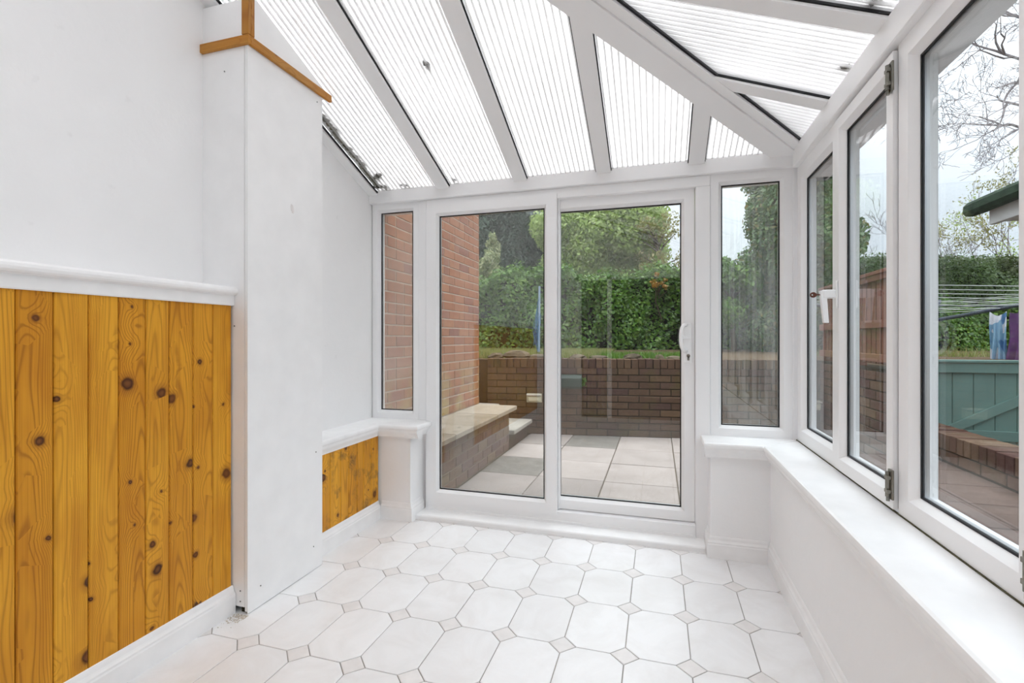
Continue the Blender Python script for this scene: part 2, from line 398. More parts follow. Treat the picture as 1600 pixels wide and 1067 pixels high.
# ------------------------------------------------------------------ mesh helpers (drawing units)
class MB:
    def __init__(self): self.v = []; self.f = []; self.smooth = False
    def quad_box(self, lo, hi, bev=0.0):
        x0, y0, z0 = lo; x1, y1, z1 = hi
        if bev <= 0:
            b = len(self.v)
            self.v += [(x0,y0,z0),(x1,y0,z0),(x1,y1,z0),(x0,y1,z0),(x0,y0,z1),(x1,y0,z1),(x1,y1,z1),(x0,y1,z1)]
            self.f += [tuple(b+i for i in q) for q in ((3,2,1,0),(4,5,6,7),(0,1,5,4),(1,2,6,5),(2,3,7,6),(3,0,4,7))]
            return self
        # chamfered box: three shells of 8 points
        b = len(self.v); c = bev
        P = {}
        for sx in (0, 1):
            for sy in (0, 1):
                for sz in (0, 1):
                    X = (x0, x1)[sx]; Y = (y0, y1)[sy]; Z = (z0, z1)[sz]
                    ix = X + (c, -c)[sx]; iy = Y + (c, -c)[sy]; iz = Z + (c, -c)[sz]
                    P[sx,sy,sz,'x'] = len(self.v); self.v.append((X, iy, iz))
                    P[sx,sy,sz,'y'] = len(self.v); self.v.append((ix, Y, iz))
                    P[sx,sy,sz,'z'] = len(self.v); self.v.append((ix, iy, Z))
        for s in (0, 1):
            q = [P[s,a,d,'x'] for a, d in ((0,0),(1,0),(1,1),(0,1))]; self.f.append(tuple(q if s else q[::-1]))
            q = [P[a,s,d,'y'] for a, d in ((0,0),(1,0),(1,1),(0,1))]; self.f.append(tuple(q[::-1] if s else q))
            q = [P[a,d,s,'z'] for a, d in ((0,0),(1,0),(1,1),(0,1))]; self.f.append(tuple(q if s else q[::-1]))
        for a in (0, 1):
            for d in (0, 1):
                def add(q, flip): self.f.append(tuple(q[::-1] if flip else q))
                add([P[0,a,d,'y'],P[1,a,d,'y'],P[1,a,d,'z'],P[0,a,d,'z']], (a ^ d) == 1)
                add([P[a,0,d,'x'],P[a,1,d,'x'],P[a,1,d,'z'],P[a,0,d,'z']], (a ^ d) == 0)
                add([P[a,d,0,'x'],P[a,d,1,'x'],P[a,d,1,'y'],P[a,d,0,'y']], (a ^ d) == 1)
                for e in (0, 1):
                    q = [P[a,d,e,'x'],P[a,d,e,'y'],P[a,d,e,'z']]
                    add(q, (a + d + e) % 2 == 0)
        return self
    def hexa(self, p8):
        b = len(self.v); self.v += [tuple(p) for p in p8]
        self.f += [tuple(b+i for i in q) for q in ((3,2,1,0),(4,5,6,7),(0,1,5,4),(1,2,6,5),(2,3,7,6),(3,0,4,7))]
        return self
    def prism(self, poly, d):
        """poly: list of 3d points (planar), d: thickness vector"""
        b = len(self.v); n = len(poly)
        self.v += [tuple(p) for p in poly] + [tuple(Vector(p) + Vector(d)) for p in poly]
        self.f.append(tuple(range(b + n - 1, b - 1, -1))); self.f.append(tuple(range(b + n, b + 2 * n)))
        for i in range(n):
            j = (i + 1) % n
            self.f.append((b + i, b + j, b + n + j, b + n + i))
        return self
    def extrude(self, prof, origin, u, w, path):
        """profile (a,b) in axes u,w drawn at origin and run along the vector path"""
        o, u, w = Vector(origin), Vector(u), Vector(w)
        return self.prism([o + u * a + w * c for a, c in prof], path)
    def ring(self, o, u, v, n, W, H, prof):
        """mitred frame: profile (inset, depth) swept round the rectangle o..o+W*u+H*v"""
        o, u, v, n = Vector(o), Vector(u), Vector(v), Vector(n)
        b = len(self.v); k = len(prof)
        for cx, cy in ((0, 0), (1, 0), (1, 1), (0, 1)):
            for a, d in prof:
                x = a if cx == 0 else W - a
                y = a if cy == 0 else H - a
                self.v.append(tuple(o + u * x + v * y + n * d))
        for c in range(4):
            e = (c + 1) % 4
            for i in range(k):
                j = (i + 1) % k
                self.f.append((b + c*k + i, b + e*k + i, b + e*k + j, b + c*k + j))
        return self
    def tube(self, pts, rad, sides=6, cap=True):
        pts = [Vector(p) for p in pts]; b = len(self.v); n = len(pts)
        if not hasattr(rad, '__len__'): rad = [rad] * n
        ref = None
        for i, p in enumerate(pts):
            d = (pts[min(i+1, n-1)] - pts[max(i-1, 0)])
            d = d.normalized() if d.length > 1e-9 else Vector((0, 0, 1))
            if ref is None:
                ref = d.orthogonal().normalized()
            x = (ref - d * ref.dot(d)); x = x.normalized() if x.length > 1e-6 else d.orthogonal().normalized()
            ref = x; y = d.cross(x)
            for s in range(sides):
                a = 2 * math.pi * s / sides
                self.v.append(tuple(p + x * (math.cos(a) * rad[i]) + y * (math.sin(a) * rad[i])))
        for i in range(n - 1):
            for s in range(sides):
                t = (s + 1) % sides
                self.f.append((b+i*sides+s, b+i*sides+t, b+(i+1)*sides+t, b+(i+1)*sides+s))
        if cap:
            self.f.append(tuple(b + s for s in range(sides - 1, -1, -1)))
            self.f.append(tuple(b + (n-1)*sides + s for s in range(sides)))
        return self
    def lump(self, c, r, seed=0, rough=0.18, seg=8, rings=5):
        rr = random.Random(seed); b = len(self.v); c = Vector(c)
        self.v.append(tuple(c + Vector((0, 0, -r[2]))))
        for i in range(1, rings):
            th = math.pi * i / rings
            for s in range(seg):
                a = 2 * math.pi * s / seg; k = 1 + rr.uniform(-rough, rough)
                self.v.append(tuple(c + Vector((r[0]*k*math.sin(th)*math.cos(a), r[1]*k*math.sin(th)*math.sin(a), -r[2]*k*math.cos(th)))))
        self.v.append(tuple(c + Vector((0, 0, r[2])))); top = len(self.v) - 1
        for s in range(seg):
            t = (s + 1) % seg
            self.f.append((b, b+1+t, b+1+s))
            for i in range(rings - 2):
                self.f.append((b+1+i*seg+s, b+1+i*seg+t, b+1+(i+1)*seg+t, b+1+(i+1)*seg+s))
            self.f.append((top, b+1+(rings-2)*seg+s, b+1+(rings-2)*seg+t))
        return self

LOC = {}
def obj(name, mb, mat, parent=None, org=None, kind=None):
    """one mesh object; org is the world point its own origin sits at (default: the parent's origin)"""
    base = Vector(LOC[parent.name]) if parent else Vector((0, 0, 0))
    org = Vector(org) if org is not None else base.copy()
    me = bpy.data.meshes.new(name)
    me.from_pydata([tuple(Vector(p) - org) for p in mb.v], [], mb.f)
    me.update()
    fix_normals(me)
    if mb.smooth: me.shade_smooth()
    me.materials.append(mat)
    o = bpy.data.objects.new(name, me); COL.objects.link(o)
    if parent: o.parent = parent
    o.location = org - base
    LOC[o.name] = org
    if kind: o['kind'] = kind
    return o

def fix_normals(me):
    import bmesh
    bm = bmesh.new(); bm.from_mesh(me)
    bmesh.ops.recalc_face_normals(bm, faces=bm.faces[:])
    bm.to_mesh(me); bm.free()

def inst(src, name, parent, org, mat=None, rotz=0.0):
    """a copy of a piece sharing its mesh data"""
    o = src.copy(); COL.objects.link(o); o.name = name
    base = Vector(LOC[parent.name]) if parent else Vector((0, 0, 0))
    o.parent = parent; o.location = Vector(org) - base; o.rotation_euler = (0, 0, rotz)
    LOC[o.name] = Vector(org)
    return o

def empty(name, loc=(0, 0, 0), rz=0.0):
    o = bpy.data.objects.new(name, None); COL.objects.link(o)
    o.location = loc; o.empty_display_size = 0.1
    LOC[o.name] = Vector(loc)
    return o

def tag(o, label, cat, group=None, kind=None):
    o['label'] = label; o['category'] = cat
    if group: o['group'] = group
    if kind: o['kind'] = kind
    return o
def structure(o, label=None):
    o['kind'] = 'structure'
    if label: o['label'] = label
    return o

def box(lo, hi, bev=0.0): return MB().quad_box(lo, hi, bev)

def quads_mesh(name, P, mat, parent=None, kind=None, org=None):
    """P: (n,4,3) array of quads -> one mesh"""
    base = Vector(LOC[parent.name]) if parent else Vector((0, 0, 0))
    org = Vector(org) if org is not None else base.copy()
    P = np.asarray(P, dtype=np.float32) - np.array(org, dtype=np.float32)
    n = len(P)
    me = bpy.data.meshes.new(name)
    me.vertices.add(n * 4); me.loops.add(n * 4); me.polygons.add(n)
    me.vertices.foreach_set('co', P.reshape(-1))
    me.loops.foreach_set('vertex_index', np.arange(n * 4, dtype=np.int32))
    me.polygons.foreach_set('loop_start', np.arange(0, n * 4, 4, dtype=np.int32))
    me.polygons.foreach_set('loop_total', np.full(n, 4, dtype=np.int32))
    me.update(calc_edges=True)
    me.materials.append(mat)
    o = bpy.data.objects.new(name, me); COL.objects.link(o)
    if parent: o.parent = parent
    o.location = org - base
    LOC[o.name] = org
    if kind: o['kind'] = kind
    return o

def leaf_quads(C, N, size, ratio=0.55, fold=0.0, axis=None):
    """diamond leaves at centres C, rough normals N"""
    n = len(C)
    N = N + RNG.normal(0, 0.55, (n, 3)); N /= np.linalg.norm(N, axis=1, keepdims=True) + 1e-9
    A = RNG.normal(0, 1, (n, 3)) if axis is None else axis + RNG.normal(0, 0.35, (n, 3))
    A -= N * (A * N).sum(1, keepdims=True); A /= np.linalg.norm(A, axis=1, keepdims=True) + 1e-9
    B = np.cross(N, A)
    s = size * RNG.uniform(0.6, 1.3, (n, 1)); w = s * ratio
    return np.stack([C - A * s, C + B * w, C + A * s, C - B * w], axis=1)

def lobes_leaves(lobes, per_area, size, ratio=0.55, inner=0.7, droop=None):
    out = []
    for c, r in lobes:
        r = np.array(r, float); c = np.array(c, float)
        area = 4 * math.pi * ((r[0]*r[1])**1.6/3 + (r[0]*r[2])**1.6/3 + (r[1]*r[2])**1.6/3) ** (1/1.6)
        n = int(area * per_area)
        d = RNG.normal(0, 1, (n, 3)); d /= np.linalg.norm(d, axis=1, keepdims=True)
        k = RNG.uniform(inner, 1.08, (n, 1))
        ax = None
        if droop is not None: ax = d * np.array([1, 1, 0.2]) + np.array([0, 0, droop])
        out.append(leaf_quads(c + d * r * k, d, size, ratio, axis=ax))
    return np.concatenate(out)

def grow(mb, p, d, L, r, depth, rr, spread=0.6, up=0.12, minr=0.004, kids=(2, 3), sides=5, tips=None, wig=0.18):
    n = 4
    pts, rad = [Vector(p)], [r]
    q, dd = Vector(p), Vector(d).normalized()
    for i in range(n):
        dd = (dd + Vector((rr.gauss(0, wig), rr.gauss(0, wig), rr.gauss(0, wig) + up * 0.5))).normalized()
        q = q + dd * (L / n); pts.append(q.copy()); rad.append(max(minr, r * (1 - 0.45 * (i + 1) / n)))
    mb.tube(pts, rad, sides if r > 0.02 else 3, cap=False)
    if tips is not None and depth <= 1: tips.extend(pts[2:])
    if depth <= 0: return
    for k in range(rr.randint(*kids)):
        i = rr.choice((2, 3, 4, 4))
        nd = (dd + Vector((rr.gauss(0, spread), rr.gauss(0, spread), rr.gauss(0, spread) + up))).normalized()
        grow(mb, pts[i], nd, L * rr.uniform(0.55, 0.8), rad[i] * 0.72, depth - 1, rr, spread, up, minr, kids, sides, tips, wig)

def at(px, py, w):
    """the place seen in direction (px,py) of the 1600x1067 photograph, w units in front of the lens"""
    F = Vector((-math.sin(YAW), math.cos(YAW), 0)); R = Vector((math.cos(YAW), math.sin(YAW), 0))
    return Vector((0, 0, EYE_H)) + (F + R * ((px - 800) / 762.0) + Vector((0, 0, (529 - py) / 762.0))) * w

# ------------------------------------------------------------------ key dimensions
XL, XR = -2.125, 0.80           # plaster wall, inside face of right-hand window frames
YE, YB = 3.31, -1.38            # inside face of end frames, back wall
RK = 0.377                      # roof pitch
def zE(y): return 2.417 + RK * (3.276 - y)
def zR(x): return 2.432 + RK * (0.800 - x)
X, Y, Z = Vector((1, 0, 0)), Vector((0, 1, 0)), Vector((0, 0, 1))

# ------------------------------------------------------------------ floor of octagons and small inset squares
floor = obj('floor', box((-2.40, YB - 0.1, -0.06), (0.95, 3.33, -0.004)), M['grout'])
structure(floor, 'pale octagonal tiled floor with small square insets')
TX, TY, DX, DY, GAP = 0.2588, 0.3685, 0.0585, 0.0575, 0.0040
X0, Y0 = -0.390, 2.048
def clip(poly, xmin, xmax, ymin, ymax):
    for ax, lim, s in ((0, xmin, 1), (0, xmax, -1), (1, ymin, 1), (1, ymax, -1)):
        out = []
        for i in range(len(poly)):
            a, b = poly[i], poly[(i + 1) % len(poly)]
            ia, ib = (a[ax] - lim) * s >= 0, (b[ax] - lim) * s >= 0
            if ia: out.append(a)
            if ia != ib:
                k = (lim - a[ax]) / (b[ax] - a[ax]); out.append((a[0] + (b[0] - a[0]) * k, a[1] + (b[1] - a[1]) * k))
        poly = out
        if len(poly) < 3: return []
    return poly
def inset_poly(poly, d):
    n = len(poly); res = []
    c = (sum(p[0] for p in poly) / n, sum(p[1] for p in poly) / n)
    for i in range(n):
        p0, p1, p2 = Vector(poly[i-1]), Vector(poly[i]), Vector(poly[(i+1) % n])
        e1, e2 = (p1 - p0).normalized(), (p2 - p1).normalized()
        n1, n2 = Vector((-e1.y, e1.x)), Vector((-e2.y, e2.x))
        m = n1 + n2
        m = m / max(0.5, m.dot(n1)) if m.length > 1e-6 else n1
        res.append((p1.x + m.x * d, p1.y + m.y * d))
    return res
def tile_mb(poly):
    mb = MB(); n = len(poly)
    rings = [(inset_poly(poly, 0.0), -0.006), (inset_poly(poly, 0.0), -0.0012), (inset_poly(poly, 0.003), 0.0)]
    for q, z in rings:
        mb.v += [(x, y, z) for x, y in q]
    for k in range(2):
        for i in range(n):
            j = (i + 1) % n
            mb.f.append((k*n+i, k*n+j, (k+1)*n+j, (k+1)*n+i))
    mb.f.append(tuple(range(2*n, 3*n)))
    return mb
oct_full = [(DX, 0), (TX - DX, 0), (TX, DY), (TX, TY - DY), (TX - DX, TY), (DX, TY), (0, TY - DY), (0, DY)]
dia_full = [(-DX, 0), (0, -DY), (DX, 0), (0, DY)]
FX0, FX1, FY0, FY1 = -2.10, 0.622, YB, 3.30
proto = {}
for i in range(-8, 6):
    for j in range(-10, 5):
        for kind, full, mat in (('floor_tile', oct_full, M['tile']), ('inset_tile', dia_full, M['inset'])):
            ox, oy = X0 + i * TX, Y0 + j * TY
            poly = [(x + ox, y + oy) for x, y in full]
            q = clip(poly, FX0, FX1, FY0, FY1)
            if len(q) < 3: continue
            area = abs(sum(q[a][0]*q[(a+1) % len(q)][1] - q[(a+1) % len(q)][0]*q[a][1] for a in range(len(q)))) / 2
            if area < 0.0006: continue
            c = (ox + TX / 2, oy + TY / 2, 0) if kind == 'floor_tile' else (ox, oy, 0)
            whole = len(q) == len(poly) and all(abs(a[0]-b[0]) + abs(a[1]-b[1]) < 1e-6 for a, b in zip(q, poly))
            if whole and kind in proto:
                inst(proto[kind], kind, floor, c)
            else:
                q2 = inset_poly(q, GAP / 2)
                o = obj(kind, tile_mb(q2), mat, floor, org=c)
                if whole: proto[kind] = o

# ------------------------------------------------------------------ walls
def wall_poly_left():
    mb = MB()
    # plaster face, follows the roof pitch at the far end; the house wall carries on above the roof outside
    mb.quad_box((XL - 0.20, YB - 0.1, -0.02), (XL, 3.40, 5.4))
    return mb
wall_left = structure(obj('wall_left', wall_poly_left(), M['plaster']), 'white plastered left wall above pine panelling')
wall_back_mb = MB()
OX0, OX1, OZ = -1.30, 0.42, 2.34
wall_back_mb.quad_box((XL, YB - 0.12, 0), (OX0, YB, 3.4)).quad_box((OX1, YB - 0.12, 0), (1.0, YB, 3.4)).quad_box((OX0, YB - 0.12, OZ), (OX1, YB, 3.4))
wall_back = structure(obj('wall_back', wall_back_mb, M['plaster']), 'white rear wall with an opening into the dim house')
rm = MB()
rm.quad_box((-2.3, -4.6, -0.1), (1.2, YB - 0.12, -0.02)).quad_box((-2.3, -4.7, 0), (1.2, -4.6, 2.7)).quad_box((-2.4, -4.7, 0), (-2.3, YB - 0.12, 2.7)).quad_box((1.2, -4.7, 0), (1.3, YB - 0.12, 2.7)).quad_box((-2.4, -4.7, 2.7), (1.3, YB - 0.12, 2.8))
obj('room_lining', rm, M['room'], wall_back)
fr = MB()
for x in (OX0, -0.80, OX1 - 0.07):
    fr.quad_box((x, YB - 0.10, 0), (x + 0.07, YB + 0.015, OZ))
fr.quad_box((OX0, YB - 0.10, OZ - 0.07), (OX1, YB + 0.015, OZ))
obj('opening_frame', fr, M['upvc'], wall_back)
cm = MB(); N = 30; pts = []
for k in range(N + 1):
    pts.append((-1.22 + 0.38 * k / N, YB - 0.20 + 0.025 * math.sin(k * 1.3)))
b = 0
for x, y in pts: cm.v += [(x, y, 0.03), (x, y, 2.28)]
for k in range(N): cm.f.append((2*k, 2*k+2, 2*k+3, 2*k+1))
curtain = obj('curtain', cm, M['curtain'], None, org=(-1.03, YB - 0.20, 0.03))
tag(curtain, 'mauve curtain hanging in the rear doorway', 'curtain')

wall_right = structure(obj('wall_right', box((0.622, YB - 0.1, -0.02), (0.93, 3.40, 0.655)), M['plaster']), 'white dwarf wall under the long window sill')
# end piers either side of the sliding door
wall_end_left = structure(obj('wall_end_left', box((XL, 3.122, -0.02), (-1.690, 3.40, 0.655)), M['plaster']), 'white pier under the misted side window beside the panelling')
wall_end_right = structure(obj('wall_end_right', box((0.300, 3.122, -0.02), (0.622, 3.40, 0.655)), M['plaster']), 'white pier under the side window by the door handle')

# ------------------------------------------------------------------ boxed column on the left wall
CY0, CY1, CX = 1.845, 2.375, -1.850
colm = empty('wall_column', (XL, CY0, 0)); structure(colm, 'white boxed-in column against the left wall with pine trim')
m = MB(); m.prism([(XL, CY0 + 0.012, 0.028), (XL, CY0 + 0.012, zE(CY0) - 0.01), (CX + 0.002, CY0 + 0.012, zE(CY0) - 0.01), (CX + 0.002, CY0 + 0.012, 0.028)], (0, -0.012, 0))
m.v = [(x, y, z) for x, y, z in m.v]
# near face board, in two lifts with the trim between
near = MB().quad_box((XL, CY0, 0.030), (CX - 0.0225, CY0 + 0.012, 2.70), 0.0015)
obj('gap_shade_backing', MB().quad_box((CX - 0.05, CY0 + 0.0125, 0.0), (CX - 0.0125, CY0 + 0.05, 2.69)), M['mortar_dark'], colm)  # dark backing added so the gaps beside the corner strip read as shade
obj('face_board', near, M['board'], colm)
obj('corner_strip', MB().quad_box((CX - 0.0178, CY0 - 0.002, 0.012), (CX - 0.0045, CY0 + 0.012, 2.70), 0.001), M['board'], colm)
obj('side_board', MB().prism([(CX, CY0 - 0.003, 0.003), (CX, CY1, 0.003), (CX, CY1, 2.70), (CX, CY0 - 0.003, 2.70)], (-0.0025, 0, 0)), M['board'], colm)
obj('rear_board', MB().prism([(XL, CY1, 0.0), (CX - 0.012, CY1, 0.0), (CX - 0.012, CY1, zE(CY1) - 0.02), (XL, CY1, zE(CY1) - 0.02)], (0, -0.012, 0)), M['board'], colm)
obj('upper_face_board', MB().prism([(XL, CY0, 2.70), (CX - 0.012, CY0, 2.70), (CX - 0.012, CY0, 2.907), (XL, CY0, 2.907)], (0, 0.012, 0)), M['board'], colm)
obj('upper_side_board', MB().prism([(CX, CY0, 2.70), (CX, 2.425, 2.70), (CX, 2.425, zE(2.425) - 0.012), (CX, CY0, zE(CY0) - 0.012)], (-0.012, 0, 0)), M['board'], colm)
obj('end_board', MB().prism([(CX - 0.012, 2.425, 2.70), (XL, 2.425, 2.70), (XL, 2.425, zE(2.425) - 0.012), (CX - 0.012, 2.425, zE(2.425) - 0.012)], (0, -0.01, 0)), M['board'], colm)
T = 0.018
obj('pine_trim', MB().quad_box((XL, CY0 - T, 2.683), (CX + T, CY0, 2.724), 0.002), M['trim_x'], colm, org=(-1.98, CY0, 2.70))
obj('pine_trim', MB().quad_box((CX, CY0, 2.683), (CX + T, 2.438, 2.724), 0.002), M['trim_y'], colm, org=(CX, 2.12, 2.70))
obj('pine_trim', MB().quad_box((CX - 0.022, CY0 - T, 2.726), (CX + T, CY0, zE(CY0) - 0.012), 0.002), M['trim_z'], colm, org=(CX, CY0, 2.82))
obj('pine_trim', MB().quad_box((CX, CY0, 2.726), (CX + T, CY0 + 0.022, zE(CY0) - 0.016), 0.002), M['trim_z'], colm, org=(CX, CY0 + 0.02, 2.82))
def screw(parent, p, n, r=0.0035):
    p = Vector(p); n = Vector(n)
    return obj('screw', MB().tube([p - n * 0.001, p + n * 0.0022], r, 7), M['screw'], parent, org=p)
for p, n in (((-1.895, CY0, 0.105), -Y), ((-1.895, CY0, 0.055), -Y), ((CX, 1.92, 0.10), X), ((CX, 2.30, 0.135), X), ((CX, 2.33, 2.64), X), ((CX, 2.32, 0.66), X), ((-1.93, CY0, 1.36), -Y), ((-1.99, CY0, 2.58), -Y)):
    screw(colm, p, n)
# small rough filler mark on the side board
obj('filler_mark', MB().lump((CX + 0.0005, 2.135, 1.985), (0.0018, 0.012, 0.022), 5, 0.35), M['inset'], colm)
cr = MB(); rr = random.Random(3)
for k in range(150):
    a = rr.uniform(0, 1); x = -1.912 + rr.uniform(0, 0.075) ; y = 1.835 - abs(rr.gauss(0, 0.045)) * (1 if x < -1.87 else 0.6); s = rr.uniform(0.0012, 0.004)
    cr.lump((x, y, s * 0.5), (s, s, s * 0.6), k, 0.3, 5, 3)
tag(obj('plaster_crumbs', cr, M['dust'], None, org=(-1.89, 1.80, 0)), 'pale plaster crumbs on the tiles at the foot of the column', 'crumbs', kind='stuff')

# ------------------------------------------------------------------ pine panelling
XP = -1.940
b_edges = [1.838, 1.737, 1.638, 1.530, 1.433, 1.332, 1.231, 1.126, 1.025]
while b_edges[-1] > YB + 0.12: b_edges.append(b_edges[-1] - random.uniform(0.098, 0.106))
def board(y0, y1, z0, z1, mat):
    return obj('pine_board', MB().quad_box((XP - 0.014, y0 + 0.0012, z0), (XP, y1 - 0.0012, z1), 0.0035), mat, wall_left, org=(XP - 0.007, (y0 + y1) / 2, (z0 + z1) / 2))
for a, c in zip(b_edges[1:], b_edges[:-1]): board(a, c, 0.110, 1.462, M['pine'])
f_edges = [2.378, 2.482, 2.565, 2.667, 2.754, 2.846, 2.921, 3.015, 3.108]
for a, c in zip(f_edges[:-1], f_edges[1:]): board(a, c, 0.110, 0.600, M['pine_old'])
obj('panel_batten', MB().quad_box((XL, YB, 0.0), (XP - 0.0145, CY0 - 0.001, 1.50)).quad_box((XL, CY1 + 0.001, 0), (XP - 0.0145, 3.12, 0.62)), M['mortar_dark'], wall_left)

# dado rail with its rounded nose
dado_prof = [(0, 1.456), (0.008, 1.456), (0.010, 1.461), (0.010, 1.502), (0.016, 1.506), (0.026, 1.509), (0.031, 1.516), (0.032, 1.526), (0.029, 1.536), (0.021, 1.542), (0.008, 1.5455), (-0.184, 1.549), (-0.184, 1.50), (-0.014, 1.50), (-0.014, 1.456)]
trim_1 = structure(obj('trim_1', MB().extrude(dado_prof, (XP, YB, 0), X, Z, (0, CY0 - YB - 0.001, 0)), M['gloss']), 'white dado rail above the pine panelling')

# skirting
sk_prof = [(0, 0.0), (0.020, 0.0), (0.020, 0.080), (0.017, 0.086), (0.017, 0.094), (0.012, 0.100), (0.009, 0.106), (0.007, 0.118), (0.004, 0.126), (0, 0.128)]
def skirt(name, o, u, path, label):
    return structure(obj(name, MB().extrude(sk_prof, o, u, Z, path), M['gloss']), label)
skirt('baseboard_left', (-1.940, YB, 0), X, (0, CY0 - YB - 0.003, 0), 'white skirting under the near pine panelling')
skirt('baseboard_left', (-1.940, CY1 + 0.001, 0), X, (0, 3.105 - CY1, 0), 'white skirting under the far short pine panelling')
skirt('baseboard_right', (0.624, YB, 0), -X, (0, 3.125 - YB, 0), 'white skirting along the right dwarf wall')
def loft(prof, path):
    """profile (outward offset, z) carried round an open plan path with mitred corners; outward is to the right of travel"""
    mb = MB(); k = len(prof); n = len(path)
    P = [Vector(p) for p in path]
    for i in range(n):
        d0 = (P[i] - P[i-1]).normalized() if i else (P[1] - P[0]).normalized()
        d1 = (P[i+1] - P[i]).normalized() if i < n - 1 else d0
        n0, n1 = Vector((d0.y, -d0.x)), Vector((d1.y, -d1.x))
        m_ = n0 + n1; m_ = m_ / m_.dot(n0)
        for a_, z_ in prof: mb.v.append((P[i].x + m_.x * a_, P[i].y + m_.y * a_, z_))
    for i in range(n - 1):
        for q in range(k):
            r_ = (q + 1) % k
            mb.f.append((i*k+q, i*k+r_, (i+1)*k+r_, (i+1)*k+q))
    mb.f.append(tuple(range(k))); mb.f.append(tuple(reversed(range((n-1)*k, n*k))))
    return mb
structure(obj('baseboard_end_left', loft(sk_prof, [(-1.920, 3.124), (-1.690, 3.124), (-1.690, 3.30)]), M['gloss']), 'white skirting wrapped round the left pier')
structure(obj('baseboard_end_right', loft(sk_prof, [(0.300, 3.30), (0.300, 3.124), (0.606, 3.124)]), M['gloss']), 'white skirting wrapped round the right pier')

# window sills: bullnosed board over a small scotia
ZS = 0.690
sill_prof = [(0.24, 0), (0.24, -0.034), (0, -0.034), (-0.008, -0.030), (-0.012, -0.022), (-0.012, -0.012), (-0.008, -0.004), (0, 0)]
sco_prof = [(0.10, -0.034), (0.10, -0.092), (0.030, -0.092), (0.030, -0.086), (0.024, -0.074), (0.016, -0.062), (0.010, -0.052), (0.008, -0.034)]
def sill_run(front, back, u, along, length, mb):
    """front edge point list; u points to the back"""
    return mb
def plate(poly, z0, z1, r=0.012):
    """flat board with a rounded edge (poly counter-clockwise)"""
    mb = MB(); n = len(poly)
    steps = [(0.0, 0.0), (-r * 0.29, -r * 0.29 / 1), (-r * 0.0, -r)]
    rings = [(inset_poly(poly, r), z1), (inset_poly(poly, r * 0.3), z1 - r * 0.3), (poly, z1 - r), (poly, z0 + r), (inset_poly(poly, r * 0.3), z0 + r * 0.3), (inset_poly(poly, r), z0)]
    for q, z in rings: mb.v += [(x, y, z) for x, y in q]
    for k in range(len(rings) - 1):
        for i in range(n):
            j = (i + 1) % n
            mb.f.append((k*n+i, (k+1)*n+i, (k+1)*n+j, k*n+j))
    mb.f.append(tuple(range(n))); mb.f.append(tuple(reversed(range((len(rings)-1)*n, len(rings)*n))))
    return mb
left_L = [(-2.13, CY1 - 0.01), (-1.905, CY1 - 0.01), (-1.905, 3.055), (-1.600, 3.055), (-1.600, 3.325), (-2.13, 3.325)]
sill_l = structure(obj('trim_2', plate(left_L, ZS - 0.036, ZS), M['gloss']), 'white L-shaped sill over the short pine panelling and left pier')
m = MB().extrude(sco_prof, (-1.905, CY1, ZS), -X, Z, (0, 3.09 - CY1, 0)).extrude(sco_prof, (-1.93, 3.055, ZS), Y, Z, (0.32, 0, 0)).extrude(sco_prof, (-1.610, 3.075, ZS), -X, Z, (0, 0.24, 0))
obj('sill_moulding', m, M['gloss'], sill_l)
right_poly = [(0.575, YB), (0.835, YB), (0.835, 3.325), (0.575, 3.062)]
sill_r = structure(obj('trim_3', plate(right_poly, ZS - 0.036, ZS), M['gloss']), 'long deep white sill below the right windows')
obj('sill_moulding', MB().extrude(sco_prof, (0.575, YB, ZS), X, Z, (0, 3.10 - YB, 0)), M['gloss'], sill_r)
end_poly = [(0.258, 3.060), (0.5735, 3.060), (0.8335, 3.325), (0.258, 3.325)]
sill_e = structure(obj('trim_4', plate(end_poly, ZS - 0.036, ZS), M['gloss']), 'short white sill on the right pier, chipped along its edge')
obj('sill_moulding', MB().extrude(sco_prof, (0.268, 3.060, ZS), Y, Z, (0.345, 0, 0)), M['gloss'], sill_e)

# ------------------------------------------------------------------ end wall: frames and sliding door
def profile(bar, depth, ch=0.006, bead=0.016):
    """uPVC bar: outer edge flat, bevelled bead falling to the glass; n points to the room"""
    return [(0, 0), (0, -depth), (bar, -depth), (bar, -0.030), (bar - 0.002, -0.024), (bar - bead, -0.004), (bar - bead - 0.003, 0), (bar - bead - 0.006, 0.0), (ch, 0)]
def window_unit(parent, o, u, v, n, W, H, bar, mat_g, depth=0.075, names=('frame', 'pane'), glass_at=-0.034):
    """mitred bar, rubber gasket, spacer and sealed glass"""
    o, u, v, n = Vector(o), Vector(u), Vector(v), Vector(n)
    f = obj(names[0], MB().ring(o, u, v, n, W, H, profile(bar, depth)), M['upvc'], parent)
    g = bar - 0.003
    obj('gasket', MB().ring(o, u, v, n, W, H, [(g - 0.004, -0.027), (g - 0.004, -0.033), (g + 0.009, -0.033), (g + 0.009, -0.027)]), M['rubber'], f)
    obj('spacer_bar', MB().ring(o, u, v, n, W, H, [(g - 0.002, -0.0365), (g - 0.002, -0.050), (g + 0.008, -0.050), (g + 0.008, -0.0365)]), M['spacer'], f)
    a = bar - 0.004
    p = o + u * a + v * a + n * glass_at
    w, h = W - 2 * a, H - 2 * a
    q = [p, p + u * w, p + u * w + v * h, p + v * h]
    pane = obj(names[1], MB().prism(q, n * -0.018), mat_g, f)
    return f

beam = MB()
beam.quad_box((XL, 3.270, 2.332), (XR + 0.12, 3.42, 2.432), 0.004)
beam.quad_box((XR - 0.030, YB - 0.1, 2.318), (XR + 0.12, 3.268, 2.428), 0.004)
ceiling = structure(obj('ceiling', beam, M['upvc']), 'white roof frame with translucent ribbed roofing sheets')

